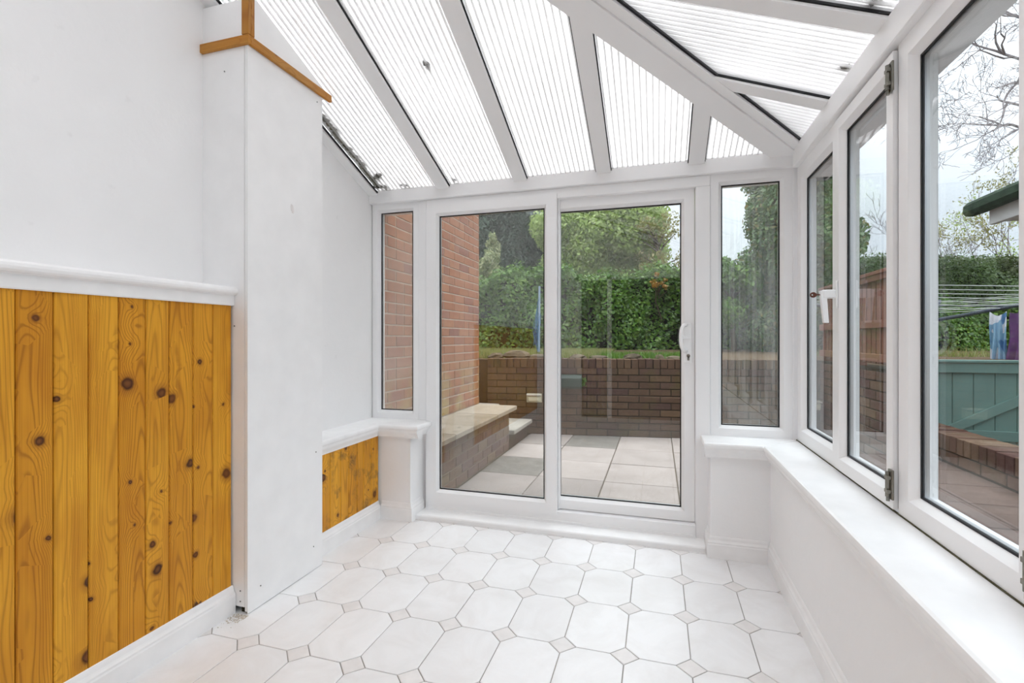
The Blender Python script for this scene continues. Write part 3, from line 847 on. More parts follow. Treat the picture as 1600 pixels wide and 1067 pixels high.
win1 = empty('window_1', (-1.90, YE, ZS)); structure(win1, 'narrow misted side window showing brickwork')
window_unit(win1, (-2.118, YE, ZS), X, Z, -Y, 2.118 - 1.722, 2.332 - ZS, 0.062, M['glass_left'])
obj('mullion', MB().quad_box((-1.722, YE - 0.006, ZS), (-1.652, YE + 0.075, 2.332), 0.004), M['upvc'], win1)
win2 = empty('window_2', (0.55, YE, ZS)); structure(win2, 'narrow streaky side window between door and corner')
window_unit(win2, (0.318, YE, ZS), X, Z, -Y, 0.780 - 0.318, 2.332 - ZS, 0.066, M['glass_right'])
obj('corner_post', MB().quad_box((0.780, YE - 0.002, ZS), (0.90, YE + 0.10, 2.332), 0.003), M['upvc'], win2)

door = empty('door_1', (-0.69, YE, 0)); structure(door, 'white sliding patio door with two glazed panels')
# outer frame: head, jambs, sill
of = MB()
of.quad_box((-1.652, YE - 0.012, 2.262), (0.316, YE + 0.10, 2.332), 0.004)
of.quad_box((-1.660, YE - 0.012, 0.034), (-1.640, YE + 0.10, 2.262), 0.003)
of.quad_box((0.228, YE - 0.012, 0.034), (0.316, YE + 0.10, 2.262), 0.004)
of.quad_box((-1.640, YE - 0.020, 0.034), (0.228, YE + 0.10, 0.118), 0.004)
of.quad_box((-1.640, YE - 0.026, 0.034), (0.228, YE - 0.020, 0.056), 0.002)
obj('door_frame', of, M['upvc'], door)
pf = window_unit(door, (-1.640, YE - 0.030, 0.096), X, Z, -Y, 1.640 - 0.663, 2.296 - 0.096, 0.092, M['glass_door'], 0.045, ('door_panel', 'pane'))
pr_ = window_unit(door, (-0.735, YE + 0.022, 0.124), X, Z, -Y, 0.735 + 0.224, 2.262 - 0.124, 0.080, M['glass_door'], 0.045, ('door_panel', 'pane'))
obj('interlock', MB().quad_box((-0.662, YE + 0.006, 0.124), (-0.650, YE + 0.06, 2.262), 0.002), M['upvc'], door)
# pull handle and lock
hx, hz = 0.175, 1.305
hd = MB(); hd.smooth = True
arc = []
for k in range(13):
    a = math.pi * k / 12
    arc.append((hx - 0.036 * math.sin(a) ** 0.6, YE + 0.012 - 0.050 * math.sin(a) ** 0.5, hz - 0.085 * math.cos(a)))
hd.tube(arc, 0.011, 8)
handle = obj('handle', hd, M['gloss'], door)
obj('handle_plate', MB().quad_box((hx - 0.020, YE + 0.010, hz - 0.165), (hx + 0.034, YE + 0.021, hz + 0.095), 0.006), M['gloss'], handle)
lt = MB(); lt.tube([(hx + 0.012, YE + 0.012, hz), (hx + 0.012, YE - 0.008, hz)], 0.011, 8); lt.quad_box((hx - 0.028, YE - 0.014, hz - 0.006), (hx + 0.022, YE - 0.005, hz + 0.010), 0.003)
obj('thumb_turn', lt, M['gloss'], handle)
kh = MB(); kh.tube([(hx + 0.012, YE + 0.011, hz - 0.115), (hx + 0.012, YE + 0.004, hz - 0.115)], 0.011, 10); kh.quad_box((hx + 0.006, YE + 0.004, hz - 0.145), (hx + 0.018, YE + 0.011, hz - 0.115), 0.002)
obj('keyhole', kh, M['steel'], handle)
# threshold step inside
structure(obj('trim_5', MB().extrude([(0, 0), (0, 0.026), (-0.004, 0.033), (-0.010, 0.036), (-0.16, 0.038), (-0.16, 0)], (-1.669, 3.165, 0), -Y, Z, (1.948, 0, 0)), M['gloss']), 'white threshold step in front of the sliding door')

# ------------------------------------------------------------------ right-hand window range
win3 = empty('window_3', (XR, 1.0, ZS)); structure(win3, 'run of white framed windows along the right wall')
HW = 2.318 - ZS
def side_unit(y0, y1, bar, sash=False, names=('frame', 'pane')):
    off = -0.014 if sash else 0.0
    return window_unit(win3, (XR + off, y1, ZS + (0.014 if sash else 0)), -Y, Z, -X, y1 - y0, HW - (0.028 if sash else 0), bar, M['glass'], 0.075, names)
units = [(2.600, 3.285, 0.092, False), (2.012, 2.596, 0.070, True), (1.350, 2.006, 0.086, False), (0.74, 1.346, 0.080, True), (0.06, 0.736, 0.086, False), (-0.66, 0.056, 0.080, True), (-1.36, -0.664, 0.086, False)]
sashes = []
for y0, y1, bar, sash in units:
    f = side_unit(y0, y1, bar, sash, ('casement', 'pane') if sash else ('frame', 'pane'))
    if sash: sashes.append((f, y0, y1))
obj('outer_sill', MB().quad_box((XR + 0.075, YB, ZS - 0.06), (XR + 0.20, 3.42, ZS - 0.01), 0.006), M['upvc'], win3)
for y in (2.009, 1.348, 0.738, 0.058, -0.662):
    obj('gasket', MB().quad_box((XR + 0.002, y - 0.0030, ZS + 0.02), (XR + 0.05, y + 0.0030, 2.30)), M['rubber'], win3)  # black strip added to paint the shade in the gap between units
obj('sealant', MB().quad_box((XR - 0.004, YB, ZS - 0.001), (XR + 0.002, 3.30, ZS + 0.004)), M['olive_dark'], win3)
# hinges beside the casements
def hinge(z, y, parent, flip=1):
    mb = MB()
    mb.quad_box((XR - 0.022, y - 0.016, z - 0.052), (XR - 0.0145, y + 0.016, z + 0.052), 0.0015)
    h = obj('hinge', mb, M['steel'], parent)
    obj('hinge_pin', MB().tube([(XR - 0.026, y, z - 0.060 * flip), (XR - 0.026, y, z + 0.030 * flip)], 0.009, 8), M['steel'], h) if False else None
    mb2 = MB().tube([(XR - 0.026, y + 0.004, z - 0.044), (XR - 0.026, y + 0.004, z + 0.044)], 0.0085, 8)
    mb2.tube([(XR - 0.026, y + 0.004, z - 0.060 * flip), (XR - 0.026, y + 0.004, z - 0.046 * flip)], 0.006, 8)
    mb2.quad_box((XR - 0.034, y - 0.012, z - 0.030), (XR - 0.022, y + 0.014, z - 0.018), 0.001)
    mb2.quad_box((XR - 0.034, y - 0.012, z + 0.018), (XR - 0.022, y + 0.014, z + 0.030), 0.001)
    obj('hinge_knuckle', mb2, M['steel'], win3)
    return h
hinge(2.215, 2.016, win3); hinge(0.790, 2.016, win3, 1)
hinge(0.790, 1.340, win3, 1); hinge(2.215, 1.340, win3)
# espagnolette handle on the casement stile, lever hanging down
hy, hz = 2.560, 1.502
hb = MB(); hb.smooth = False
hb.quad_box((XR - 0.024, hy - 0.014, hz - 0.062), (XR - 0.0145, hy + 0.014, hz + 0.062), 0.004)
wh = obj('window_handle', hb, M['gloss'], win3)
lv = MB()
lv.quad_box((XR - 0.078, hy - 0.015, hz - 0.018), (XR - 0.024, hy + 0.015, hz + 0.022), 0.005)
p0 = Vector((XR - 0.074, hy, hz + 0.018)); p1 = Vector((XR - 0.063, hy - 0.006, hz - 0.130))
lv.hexa([p1 + Vector((-0.010, -0.011, 0)), p1 + Vector((0.010, -0.011, 0)), p1 + Vector((0.010, 0.011, 0)), p1 + Vector((-0.010, 0.011, 0)),
         p0 + Vector((-0.012, -0.013, 0)), p0 + Vector((0.012, -0.013, 0)), p0 + Vector((0.012, 0.013, 0)), p0 + Vector((-0.012, 0.013, 0))])
obj('lever', lv, M['gloss'], wh)
km = MB().quad_box((XR - 0.100, hy - 0.0016, hz - 0.003), (XR - 0.078, hy + 0.0016, hz + 0.003))
ky = MB(); ky.v = []; seg = 14
for s in range(seg):
    a = 2 * math.pi * s / seg
    ky.v += [(XR - 0.112 + 0.014 * math.cos(a), hy - 0.0022, hz + 0.013 * math.sin(a)), (XR - 0.112 + 0.014 * math.cos(a), hy + 0.0022, hz + 0.013 * math.sin(a)),
             (XR - 0.116 + 0.0035 * math.cos(a), hy - 0.0022, hz + 0.0035 * math.sin(a)), (XR - 0.116 + 0.0035 * math.cos(a), hy + 0.0022, hz + 0.0035 * math.sin(a))]
for s in range(seg):
    t = (s + 1) % seg
    ky.f += [(4*s, 4*t, 4*t+1, 4*s+1), (4*s+2, 4*s+3, 4*t+3, 4*t+2), (4*s, 4*s+2, 4*t+2, 4*t), (4*s+1, 4*t+1, 4*t+3, 4*s+3)]
bb = len(ky.v); ky.v += km.v; ky.f += [tuple(i + bb for i in q) for q in km.f]
tag(obj('window_key', ky, M['key'], None, org=(XR - 0.09, hy, hz)), 'small brown key sticking out of the white window handle', 'key')

# ------------------------------------------------------------------ roof
def hipx(y): return 0.812 - (3.276 - y)          # plan line of the hip
RT = 0.014
def sheet(name, poly, plane, ribdir):
    """twin-wall sheet: lower and upper skins with ribs between. poly is a plan polygon."""
    z = plane
    low = [(x, y, z(x, y)) for x, y in poly]
    o = obj(name, MB().prism(low, (0, 0, 0.0012)), M['skin'], ceiling)
    obj('upper_skin', MB().prism([(x, y, q + RT) for x, y, q in low], (0, 0, 0.0012)), M['skin_top'], o)
    rb = MB(); pitch = 0.0325; w = 0.0042
    ax = 0 if ribdir == 'y' else 1
    lo, hi = min(p[ax] for p in poly), max(p[ax] for p in poly)
    k = lo + pitch * 0.6
    while k < hi - 0.002:
        xs = []
        for i in range(len(poly)):
            a, c = poly[i], poly[(i + 1) % len(poly)]
            if (a[ax] - k) * (c[ax] - k) < 0:
                s = (k - a[ax]) / (c[ax] - a[ax]); xs.append(a[1-ax] + (c[1-ax] - a[1-ax]) * s)
        if len(xs) == 2 and abs(xs[0] - xs[1]) > 0.02:
            a, c = sorted(xs)
            P = []
            for dz in (0.0014, RT - 0.0002):
                for (kk, t) in ((k - w, a), (k + w, a), (k + w, c), (k - w, c)):
                    x, y = (kk, t) if ax == 0 else (t, kk)
                    P.append((x, y, z(x, y) + dz))
            rb.hexa(P)
        k += pitch
    if rb.v: obj('sheet_rib', rb, M['rib'], o, kind='stuff')
    return o
pe = lambda x, y: zE(y)
pr2 = lambda x, y: zR(x)
YO = 3.40
raf = [-1.503, -0.918, -0.345, 0.232]; RW = 0.047
edges = [XL + 0.07] + [q for r in raf for q in (r - RW + 0.008, r + RW - 0.008)]
for i in range(0, len(edges), 2):
    a = edges[i]; c = edges[i + 1] if i + 1 < len(edges) else 0.95
    ya = 3.276 - (0.812 - a); yc = 3.276 - (0.812 - c)
    poly = [(a, YO), (a, ya), (min(c, 0.93), min(yc, YO))] + ([(c, YO)] if yc < YO else [])
    sheet('roof_sheet', poly, pe, 'y')
XO = XR + 0.12
rafR = [2.683, 2.060, 1.44, 0.82, 0.20, -0.42, -1.04]
ed = []
for r in rafR: ed += [r + RW - 0.008, r - RW + 0.008]
ed = [None] + ed + [YB - 0.05]
for i in range(0, len(ed), 2):
    top, botm = ed[i], ed[i + 1]
    if top is None:
        poly = [(XO, 3.276 - (0.812 - XO)), (hipx(botm), botm), (XO, botm)]
    else:
        if hipx(top) > XL: poly = [(XO, top), (max(XL, hipx(top)), top)] + ([(hipx(botm), botm)] if hipx(botm) > XL else [(XL, 3.276 - (0.812 - XL)), (XL, botm)]) + [(XO, botm)]
        else: poly = [(XO, top), (XL, top), (XL, botm), (XO, botm)]
    sheet('roof_sheet', poly, pr2, 'x')
def slope_bar(name, p0, p1, side, w0, w1, zfun, t=0.016, drop=0.024, mat='upvc', parent=None):
    """flat bar hanging under the sheets between plan points p0,p1; side is the plan normal, spans w0..w1"""
    P = []
    for dz in (-drop, -drop + t):
        for p, w in ((p0, w0), (p0, w1), (p1, w1), (p1, w0)):
            x, y = p[0] + side[0] * w, p[1] + side[1] * w
            P.append((x, y, zfun(x, y) + dz))
    return obj(name, MB().hexa(P), M[mat], parent or ceiling)
def rafter(p0, p1, side, zf):
    r = slope_bar('rafter', p0, p1, side, -RW, RW, zf, 0.012, 0.024)
    slope_bar('gasket', p0, p1, side, -RW - 0.006, -RW + 0.006, zf, 0.010, 0.011, 'rubber', r)
    slope_bar('gasket', p0, p1, side, RW - 0.006, RW + 0.006, zf, 0.010, 0.011, 'rubber', r)
    slope_bar('rafter_cap', p0, p1, side, -RW, RW, zf, 0.02, -RT - 0.002, 'upvc', r)
    return r
for x in raf: rafter((x, 3.30), (x, 3.276 - (0.812 - x) + 0.05), (1, 0), pe)
for y in rafR:
    x1 = max(XL, hipx(y) + 0.05); rafter((XR + 0.02, y), (x1, y), (0, 1), pr2)
# hip: one strip on each pitch meeting in a crease
h0, h1 = (0.812, 3.276), (XL, 3.276 - (0.812 - XL))
sd = (-0.7071, 0.7071)
hip = slope_bar('hip_rafter', h0, h1, sd, 0.0, 0.112, pe, 0.014, 0.026)
slope_bar('hip_strip', h0, h1, (0.7071, -0.7071), 0.0, 0.072, pr2, 0.014, 0.026, 'upvc', hip)
slope_bar('gasket', h0, h1, (0.7071, -0.7071), 0.062, 0.086, pr2, 0.010, 0.011, 'rubber', hip)
slope_bar('hip_cap', h0, h1, sd, -0.09, 0.10, lambda x, y: max(zE(y), zR(x)), 0.02, -RT - 0.004, 'upvc', hip)
# wall plates where the sheets meet the house wall
wp = slope_bar('wall_plate', (XL, 3.30), (XL, 0.34), (1, 0), 0.0, 0.070, pe, 0.02, 0.026)
slope_bar('gasket', (XL, 3.30), (XL, 0.34), (1, 0), 0.062, 0.080, pe, 0.010, 0.011, 'rubber', wp)
slope_bar('wall_plate', (XL, 0.34), (XL, YB), (1, 0), 0.0, 0.06, pr2, 0.02, 0.026)
gb = MB()
gb.quad_box((XL, 3.43, 2.30), (XO + 0.10, 3.53, 2.42), 0.01); gb.quad_box((XO + 0.01, YB, 2.30), (XO + 0.11, 3.53, 2.42), 0.01)
obj('gutter', gb, M['upvc'], ceiling)
# wet leaf litter lying on the outside of the sheets
def litter(x, y, zf, r, seed, label):
    mb = MB(); rr = random.Random(seed)
    for k in range(5):
        mb.lump((x + rr.uniform(-1, 1) * r[0] * 0.7, y + rr.uniform(-1, 1) * r[1] * 0.7, zf(x, y) + RT + 0.012), (r[0] * 0.6, r[1] * 0.6, 0.016), seed * 9 + k, 0.35, 7, 4)
    tag(obj('leaf_litter', mb, M['moss'], None, org=(x, y, zf(x, y) + RT)), label, 'debris', 'leaf litter on the roof sheets')
litter(-1.186, 2.385, pe, (0.020, 0.030), 1, 'single dark clump on the second roof sheet from the house wall')
litter(-1.405, 3.245, pe, (0.016, 0.02), 2, 'small dark spot at the low end of the second roof sheet')
litter(-1.95, 3.14, pe, (0.050, 0.035), 3, 'broad brown leaf smear low on the roof sheet by the house wall')
litter(-2.00, 3.25, pe, (0.060, 0.030), 4, 'black wet leaves in the roof corner against the house wall')
litter(-1.804, 3.245, pe, (0.035, 0.020), 5, 'dark leaf clump just above the end beam near the house wall')
litter(0.775, 2.395, pr2, (0.022, 0.028), 6, 'dark smudge at the eaves end of the wide right roof sheet')
litter(0.86, 2.53, pr2, (0.014, 0.016), 7, 'small speck above the right eaves near the hip')
litter(0.83, 2.185, pr2, (0.015, 0.016), 9, 'tiny dark dab at the right eaves beside a rafter')
litter(0.73, 1.990, pr2, (0.02, 0.02), 8, 'grey dab on the nearest visible right roof sheet')
mbl = MB(); rr = random.Random(4)
for k in range(26):
    y = 3.22 - k * 0.035
    mbl.lump((XL + 0.105 + rr.uniform(-0.008, 0.012), y, zE(y) + RT + 0.008), (0.034, 0.034, 0.012), k, 0.3, 6, 4)
obj('olive_strip', mbl, M['olive_dark'], ceiling, kind='stuff')  # row of dark olive lumps along the wall plate

# ------------------------------------------------------------------ outside: ground
structure(obj('ground', box((-30, -12, -0.40), (30, 45, -0.14)), M['soil']), 'bare ground around the house')
P0 = Vector((-1.27, 6.61, 0)); RD = Vector((1.57, 0.21, 0)).normalized(); RN = Vector((RD.y, -RD.x, 0))       # retaining wall line, RN faces the house
def ry(x): return P0.y + (x - P0.x) * RD.y / RD.x
terr = MB().prism([(-20, 6.95, 1.0), (-4.2, 6.95, 1.0), (-4.2, ry(-4.2) + 0.2, 1.0), (1.95, ry(1.95) + 0.2, 1.0), (2.2, 6.3, 1.0), (20, 6.3, 1.0), (20, 44, 1.35), (-20, 44, 1.35)], (0, 0, -1.2))
structure(obj('garden_ground', terr, M['soil']), 'raised garden soil behind the brick retaining wall')
ptio = structure(obj('floor_patio', MB().quad_box((-2.1, 3.42, -0.14), (2.0, 7.2, -0.032)), M['joint']), 'patio of large pale paving slabs')
sx = [-1.70, -1.108, -0.480, 0.170, 0.83, 1.48, 1.95]
sy = [3.44, 3.905, 4.572, 5.250, 5.955, 6.64]
grey = {(1, 4), (0, 2)}
for i in range(len(sx) - 1):
    for j in range(len(sy) - 1):
        if sx[i] > 0.9 and sy[j] < 5.1: continue
        dz = random.uniform(-0.004, 0.003)
        c = ((sx[i] + sx[i+1]) / 2, (sy[j] + sy[j+1]) / 2, -0.03)
        x_off = 0.0
        y1 = sy[j+1] + (0.45 if j == 4 else 0)
        obj('paving_slab', MB().quad_box((sx[i] + 0.005, sy[j] + 0.005, -0.06), (sx[i+1] - 0.005, y1 - 0.005, -0.020 + dz), 0.004), M['slab_grey'] if (i, j) in grey else M['slab'], ptio, org=c)

# ------------------------------------------------------------------ brickwork helpers
CB, LB, MJ = 0.0922, 0.2765, 0.012
def brick_mb(L, D, H):
    return MB().quad_box((-L/2, -D/2, -H/2), (L/2, D/2, H/2), 0.003)
def brick_run(parent, name, origin, u, n, length, z0, courses, mat, L=LB, H=CB, proud=0.005, depth=0.05, seedoff=0, limit=10**9, headers=False):
    """courses of bricks on a vertical face; u along, n out of the face"""
    origin, u, n = Vector(origin), Vector(u), Vector(n)
    rz = math.atan2(u.y, u.x)
    protos = {}
    cnt = 0
    for c in range(courses):
        s = 0.0
        first = True
        odd = c % 2
        while s < length - 0.02:
            want = L * (0.5 if (odd and first) else 1.0)
            if headers and not first and random.random() < 0.22: want = L * 0.5
            l = min(want, length - s)
            if l < 0.03: break
            first = False
            key = round(l, 3)
            p = origin + u * (s + l / 2) + n * (proud - depth / 2 + random.uniform(-0.0015, 0.0015)) + Z * (z0 + c * H + H / 2)
            if key in protos:
                b = protos[key].copy(); COL.objects.link(b)
            else:
                me_mb = brick_mb(l - MJ, depth, H - MJ)
                b = obj(name, me_mb, mat, None); protos[key] = b
            b.name = name
            b.parent = parent
            b.location = p - Vector(LOC[parent.name])
            b.rotation_euler = (0, 0, rz + random.uniform(-0.004, 0.004))
            s += l; cnt += 1
    return cnt
# house wall
hw = structure(obj('wall_house', MB().quad_box((XL - 0.27, 3.405, -0.1), (XL - 0.010, 5.690, 5.4)), M['mortar']), 'red brick house wall beyond the misted window')
brick_run(hw, 'brick', (XL - 0.010, 3.41, 0), Y, X, 2.285, 0.492, 27, M['brick'], headers=True)
up = MB()
for c in range(26):
    s = 0.0
    while s < 2.28:
        l = min(LB * (0.5 if (c % 2 and s == 0) else 1), 2.285 - s)
        if l > 0.03: up.quad_box((XL - 0.05, 3.41 + s + 0.006, 0.492 + (27 + c) * CB + 0.006), (XL - 0.005, 3.41 + s + l - 0.006, 0.492 + (28 + c) * CB - 0.006))
        s += l
obj('upper_brickwork', up, M['brick'], hw, kind='stuff')
# gable return of the house (faces the garden), out of sight from the room
brk = MB().quad_box((-4.6, 5.60, -0.1), (XL - 0.272, 5.69, 5.4))
obj('return_wall', brk, M['brick'], hw)

# bench against the house wall: brick plinth with three slabs, and the lower step beyond it
bench = empty('garden_bench', (-1.86, 4.5, -0.02)); tag(bench, 'low brick bench with stone slab top along the house wall', 'bench')
obj('plinth', MB().quad_box((XL - 0.005, 3.43, -0.03), (-1.712, 5.585, 0.448)), M['mortar_bench'], bench)
brick_run(bench, 'brick', (-1.712, 3.43, 0), Y, X, 2.155, -0.018, 5, M['brick_bench'])
brick_run(bench, 'brick', (-2.12, 5.585, 0), X, Y, 0.408, -0.018, 5, M['brick_bench'])
for y0, y1, mt in ((3.43, 3.78, 'slab_cap'), (3.786, 4.20, 'bench_pale'), (4.206, 4.90, 'slab_cap'), (4.906, 5.63, 'bench_pale')):
    obj('bench_slab', MB().quad_box((XL, y0, 0.448), (-1.622, y1, 0.494 + random.uniform(-0.003, 0.003)), 0.006), M[mt], bench, org=(-1.87, (y0 + y1) / 2, 0.47))
step = empty('garden_steps', (-1.9, 6.1, -0.02)); tag(step, 'stone steps climbing behind the house corner past the brick bench', 'steps')
obj('riser', MB().quad_box((-2.115, 5.60, -0.03), (-1.712, 6.44, 0.150)), M['brick_dark'], step)
obj('tread', MB().quad_box((-2.115, 5.592, 0.150), (-1.640, 6.445, 0.205), 0.008), M['slab_white'], step)
for k in range(3):
    x1 = -2.12 - 0.36 * k; z = 0.40 + 0.22 * k
    obj('riser', MB().quad_box((x1 - 0.36, 5.71, -0.03), (x1, 6.42, z - 0.05)), M['brick_dark'], step)
    obj('tread', MB().quad_box((x1 - 0.36, 5.70, z - 0.05), (x1 + 0.02, 6.42, z), 0.008), M['slab_white'], step)

# retaining wall
o0 = Vector((-2.30, ry(-2.30), 0)); RLEN = (1.97 + 2.30) / RD.x
rwall = empty('retaining_wall', (-0.2, ry(-0.2), -0.02)); tag(rwall, 'dark brown brick retaining wall with upright brick coping across the patio', 'wall')
obj('wall_core', MB().prism([o0 + RN * -0.005 + Z * -0.03, o0 + RD * RLEN + RN * -0.005 + Z * -0.03, o0 + RD * RLEN + RN * -0.25 + Z * -0.03, o0 + RN * -0.25 + Z * -0.03], (0, 0, 0.93)), M['mortar_dark'], rwall)
brick_run(rwall, 'brick', o0, RD, RN, RLEN, -0.020, 10, M['brick_dark'])
ns = int(RLEN / 0.094)
src = None
for k in range(ns):
    p = o0 + RD * (0.047 + k * 0.094) + RN * -0.115 + Z * (0.962 + random.uniform(-0.004, 0.004))
    if src is None:
        src = obj('coping_brick', brick_mb(0.083, 0.245, 0.122), M['brick_dark'], None); c = src
    else:
        c = src.copy(); COL.objects.link(c)
    c.parent = rwall; c.location = p - Vector(LOC[rwall.name]); c.rotation_euler = (0, 0, math.atan2(RD.y, RD.x) + random.uniform(-0.015, 0.015))
def wall_lamp(x, z, label):
    c = Vector((x, ry(x), z)) + RN * 0.01
    L = empty('wall_lamp', c); tag(L, label, 'wall lamp', 'lamps on the retaining wall')
    def bx(a0, a1, b0, b1, z0, z1, name, mat, bev):
        mb = MB().quad_box((a0, b0, z0), (a1, b1, z1), bev)
        mb.v = [tuple(c + RD * v[0] + RN * v[1] + Z * v[2]) for v in mb.v]
        return obj(name, mb, M[mat], L)
    bx(-0.105, 0.105, 0, 0.018, -0.060, 0.062, 'back_plate', 'lamp', 0.004)
    bx(-0.090, 0.090, 0.018, 0.085, -0.052, 0.040, 'lens', 'lamp', 0.022)
    bx(-0.100, 0.100, 0.018, 0.095, 0.036, 0.056, 'hood', 'slab_white', 0.006)
wall_lamp(-1.64, 0.480, 'cream bulkhead lamp on the retaining wall beside the stone steps')
wall_lamp(1.86, 0.455, 'cream bulkhead lamp in the wall corner below the fence')
c = Vector((-1.13, ry(-1.13), 0.715)) + RN * 0.01
pl = MB(); prof = [(0.0, -0.095), (0.10, -0.090), (0.125, -0.06), (0.13, 0.05), (0.115, 0.085), (0.09, 0.095), (0.0, 0.095)]
pl.prism([c + RD * -0.135 + RN * a + Z * b for a, b in prof], RD * 0.27)
pt = obj('wall_planter', pl, M['planter'], None, org=c); tag(pt, 'dark green plastic planter fixed to the brick retaining wall', 'planter')
lf = leaf_quads(np.array([tuple(c + RD * random.uniform(0.10, 0.20) + RN * random.uniform(0.0, 0.10) + Z * random.uniform(-0.06, 0.06)) for _ in range(50)]), np.tile(np.array(RN), (50, 1)), 0.016)
quads_mesh('trailing_leaves', lf, M['l_hedge'], pt, 'stuff')
# loose stones and bricks lying behind the coping
spec = [(-2.29, 0.12, 0.06), (-1.98, 0.20, 0.085), (-1.66, 0.17, 0.05), (-1.50, 0.10, 0.06), (-1.10, 0.13, 0.05), (-0.80, 0.16, 0.04), (-0.34, 0.15, 0.06), (0.02, 0.07, 0.05), (0.20, 0.13, 0.04)]
words_ = ['pale rock beside the house corner above the steps', 'largest rounded rock above the retaining wall, left of the blue pole', 'flat slab-like rock between the big rock and the blue pole', 'small rock at the foot of the blue pole',
          'low stone above the green planter', 'thin flat stone right of the planter', 'buff stone near the middle of the coping', 'small square stone above the coping among weeds', 'flat stone near the door handle side of the coping']
for k, (x, r, h) in enumerate(spec):
    p = Vector((x, ry(x) + 0.36, 1.0 + h * 0.55))
    tag(obj('rock', MB().lump(p, (r, r * 0.7, h), 40 + k, 0.16, 9, 6), M['rock'], None, org=p), words_[k], 'rock', 'rocks above the retaining wall')

# right-hand return wall, its fence
FX = 1.965
swall = empty('side_wall', (FX, 6.2, -0.02)); tag(swall, 'brick wall below the brown fence running towards the gate', 'wall')
obj('wall_core', MB().quad_box((FX + 0.006, 5.0, -0.03), (FX + 0.24, ry(FX) + 0.24, 1.02)), M['mortar_dark'], swall)
brick_run(swall, 'brick', (FX + 0.006, ry(FX), 0), -Y, -X, ry(FX) - 5.0, -0.020, 11, M['brick_red'])
fence = empty('fence', (FX + 0.06, 6.1, 1.02)); tag(fence, 'reddish brown boarded fence standing on the brick wall', 'fence')
yy = 5.02; bsrc = None
while yy < ry(FX) - 0.05:
    lo = (FX + 0.03, yy, 1.05); ct = (FX + 0.05, yy + 0.06, 1.5)
    mb = MB().hexa([(FX + 0.030, yy, 1.06), (FX + 0.046, yy, 1.06), (FX + 0.046, yy + 0.128, 1.06), (FX + 0.040, yy + 0.128, 1.06), (FX + 0.030, yy, 1.90), (FX + 0.046, yy, 1.90), (FX + 0.046, yy + 0.128, 1.90), (FX + 0.040, yy + 0.128, 1.90)])
    if bsrc is None: bsrc = obj('fence_board', mb, M['fence'], fence, org=ct)
    else: inst(bsrc, 'fence_board', fence, ct)
    yy += 0.112
for z in (1.08, 1.40, 1.845):
    obj('fence_rail', MB().quad_box((FX - 0.005, 5.0, z), (FX + 0.030, ry(FX), z + 0.075), 0.004), M['fence'], fence, org=(FX, 6.0, z + 0.04))
obj('fence_cap', MB().quad_box((FX - 0.02, 5.0, 1.90), (FX + 0.07, ry(FX), 1.935), 0.004), M['fence'], fence, org=(FX, 6.0, 1.91))
for y in (5.0, 6.0, ry(FX) - 0.04):
    obj('fence_post', MB().quad_box((FX + 0.046, y - 0.045, 1.0), (FX + 0.135, y + 0.045, 1.96), 0.005), M['fence'], fence, org=(FX + 0.09, y, 1.5))

# side path with its low wall
path = structure(obj('path', MB().quad_box((0.95, 0.6, -0.14), (2.30, 5.10, 0.262)), M['joint']), 'reddish paved side path outside the right windows')
px_ = [0.96, 1.40, 1.84, 2.27]
yy = 0.62; row = 0
while yy < 5.0:
    h = 0.44
    for i in range(3):
        o_ = (0.0)
        obj('path_slab', MB().quad_box((px_[i] + 0.005, yy + 0.005, 0.24), (px_[i+1] - 0.005, min(yy + h, 5.09) - 0.005, 0.282 + random.uniform(-0.003, 0.003)), 0.004), M['slab_red'], path, org=((px_[i] + px_[i+1]) / 2, yy + h / 2, 0.26))
    yy += h
lw = empty('low_wall', (2.38, 3.6, 0.26)); tag(lw, 'low red brick wall with brick-on-edge coping in front of the green gate', 'wall')
obj('wall_core', MB().quad_box((2.262, 0.9, 0.0), (2.49, 5.50, 0.392)), M['mortar_dark'], lw)
brick_run(lw, 'brick', (2.262, 5.50, 0), -Y, -X, 4.4, 0.295, 1, M['brick_red'])
yy = 0.95; src = None
while yy < 5.47:
    p = Vector((2.375, yy + 0.046, 0.458 + random.uniform(-0.004, 0.004)))
    if src is None:
        src = obj('coping_brick', brick_mb(0.262, 0.082, 0.124), M['brick_red'], lw, org=(0, 0, 0)); src.location = p - Vector(LOC[lw.name])
    else:
        q = src.copy(); COL.objects.link(q); q.location = p - Vector(LOC[lw.name]); q.rotation_euler = (0, 0, random.uniform(-0.03, 0.03))
    yy += 0.093
structure(obj('yard', MB().quad_box((2.0, 0.6, -0.14), (6.5, 6.3, 0.255)), M['slab_red']), 'paved yard in front of the green gate')

# green ledged gate
GY = 5.68
gate = empty('gate', (3.0, GY, 0.26)); tag(gate, 'sage green boarded gate with a diagonal brace', 'gate')
xx = 2.535; gs = None
while xx < 3.52:
    if gs is None: gs = obj('gate_board', MB().quad_box((xx + 0.0025, GY, 0.30), (xx + 0.1625, GY + 0.022, 1.075), 0.003), M['gate'], gate, org=(xx + 0.08, GY, 0.7))
    else: inst(gs, 'gate_board', gate, (xx + 0.08, GY, 0.7))
    xx += 0.165
obj('gate_rail', MB().quad_box((2.46, GY - 0.030, 0.975), (3.52, GY, 1.070), 0.004), M['gate'], gate)
obj('gate_rail', MB().quad_box((2.535, GY - 0.030, 0.34), (3.52, GY, 0.435), 0.004), M['gate'], gate)
obj('gate_cap', MB().quad_box((2.40, GY - 0.050, 1.072), (3.52, GY + 0.04, 1.098), 0.004), M['gate'], gate)
obj('gate_post', MB().quad_box((2.40, GY - 0.045, 0.26), (2.530, GY + 0.045, 1.07), 0.005), M['gate'], gate)
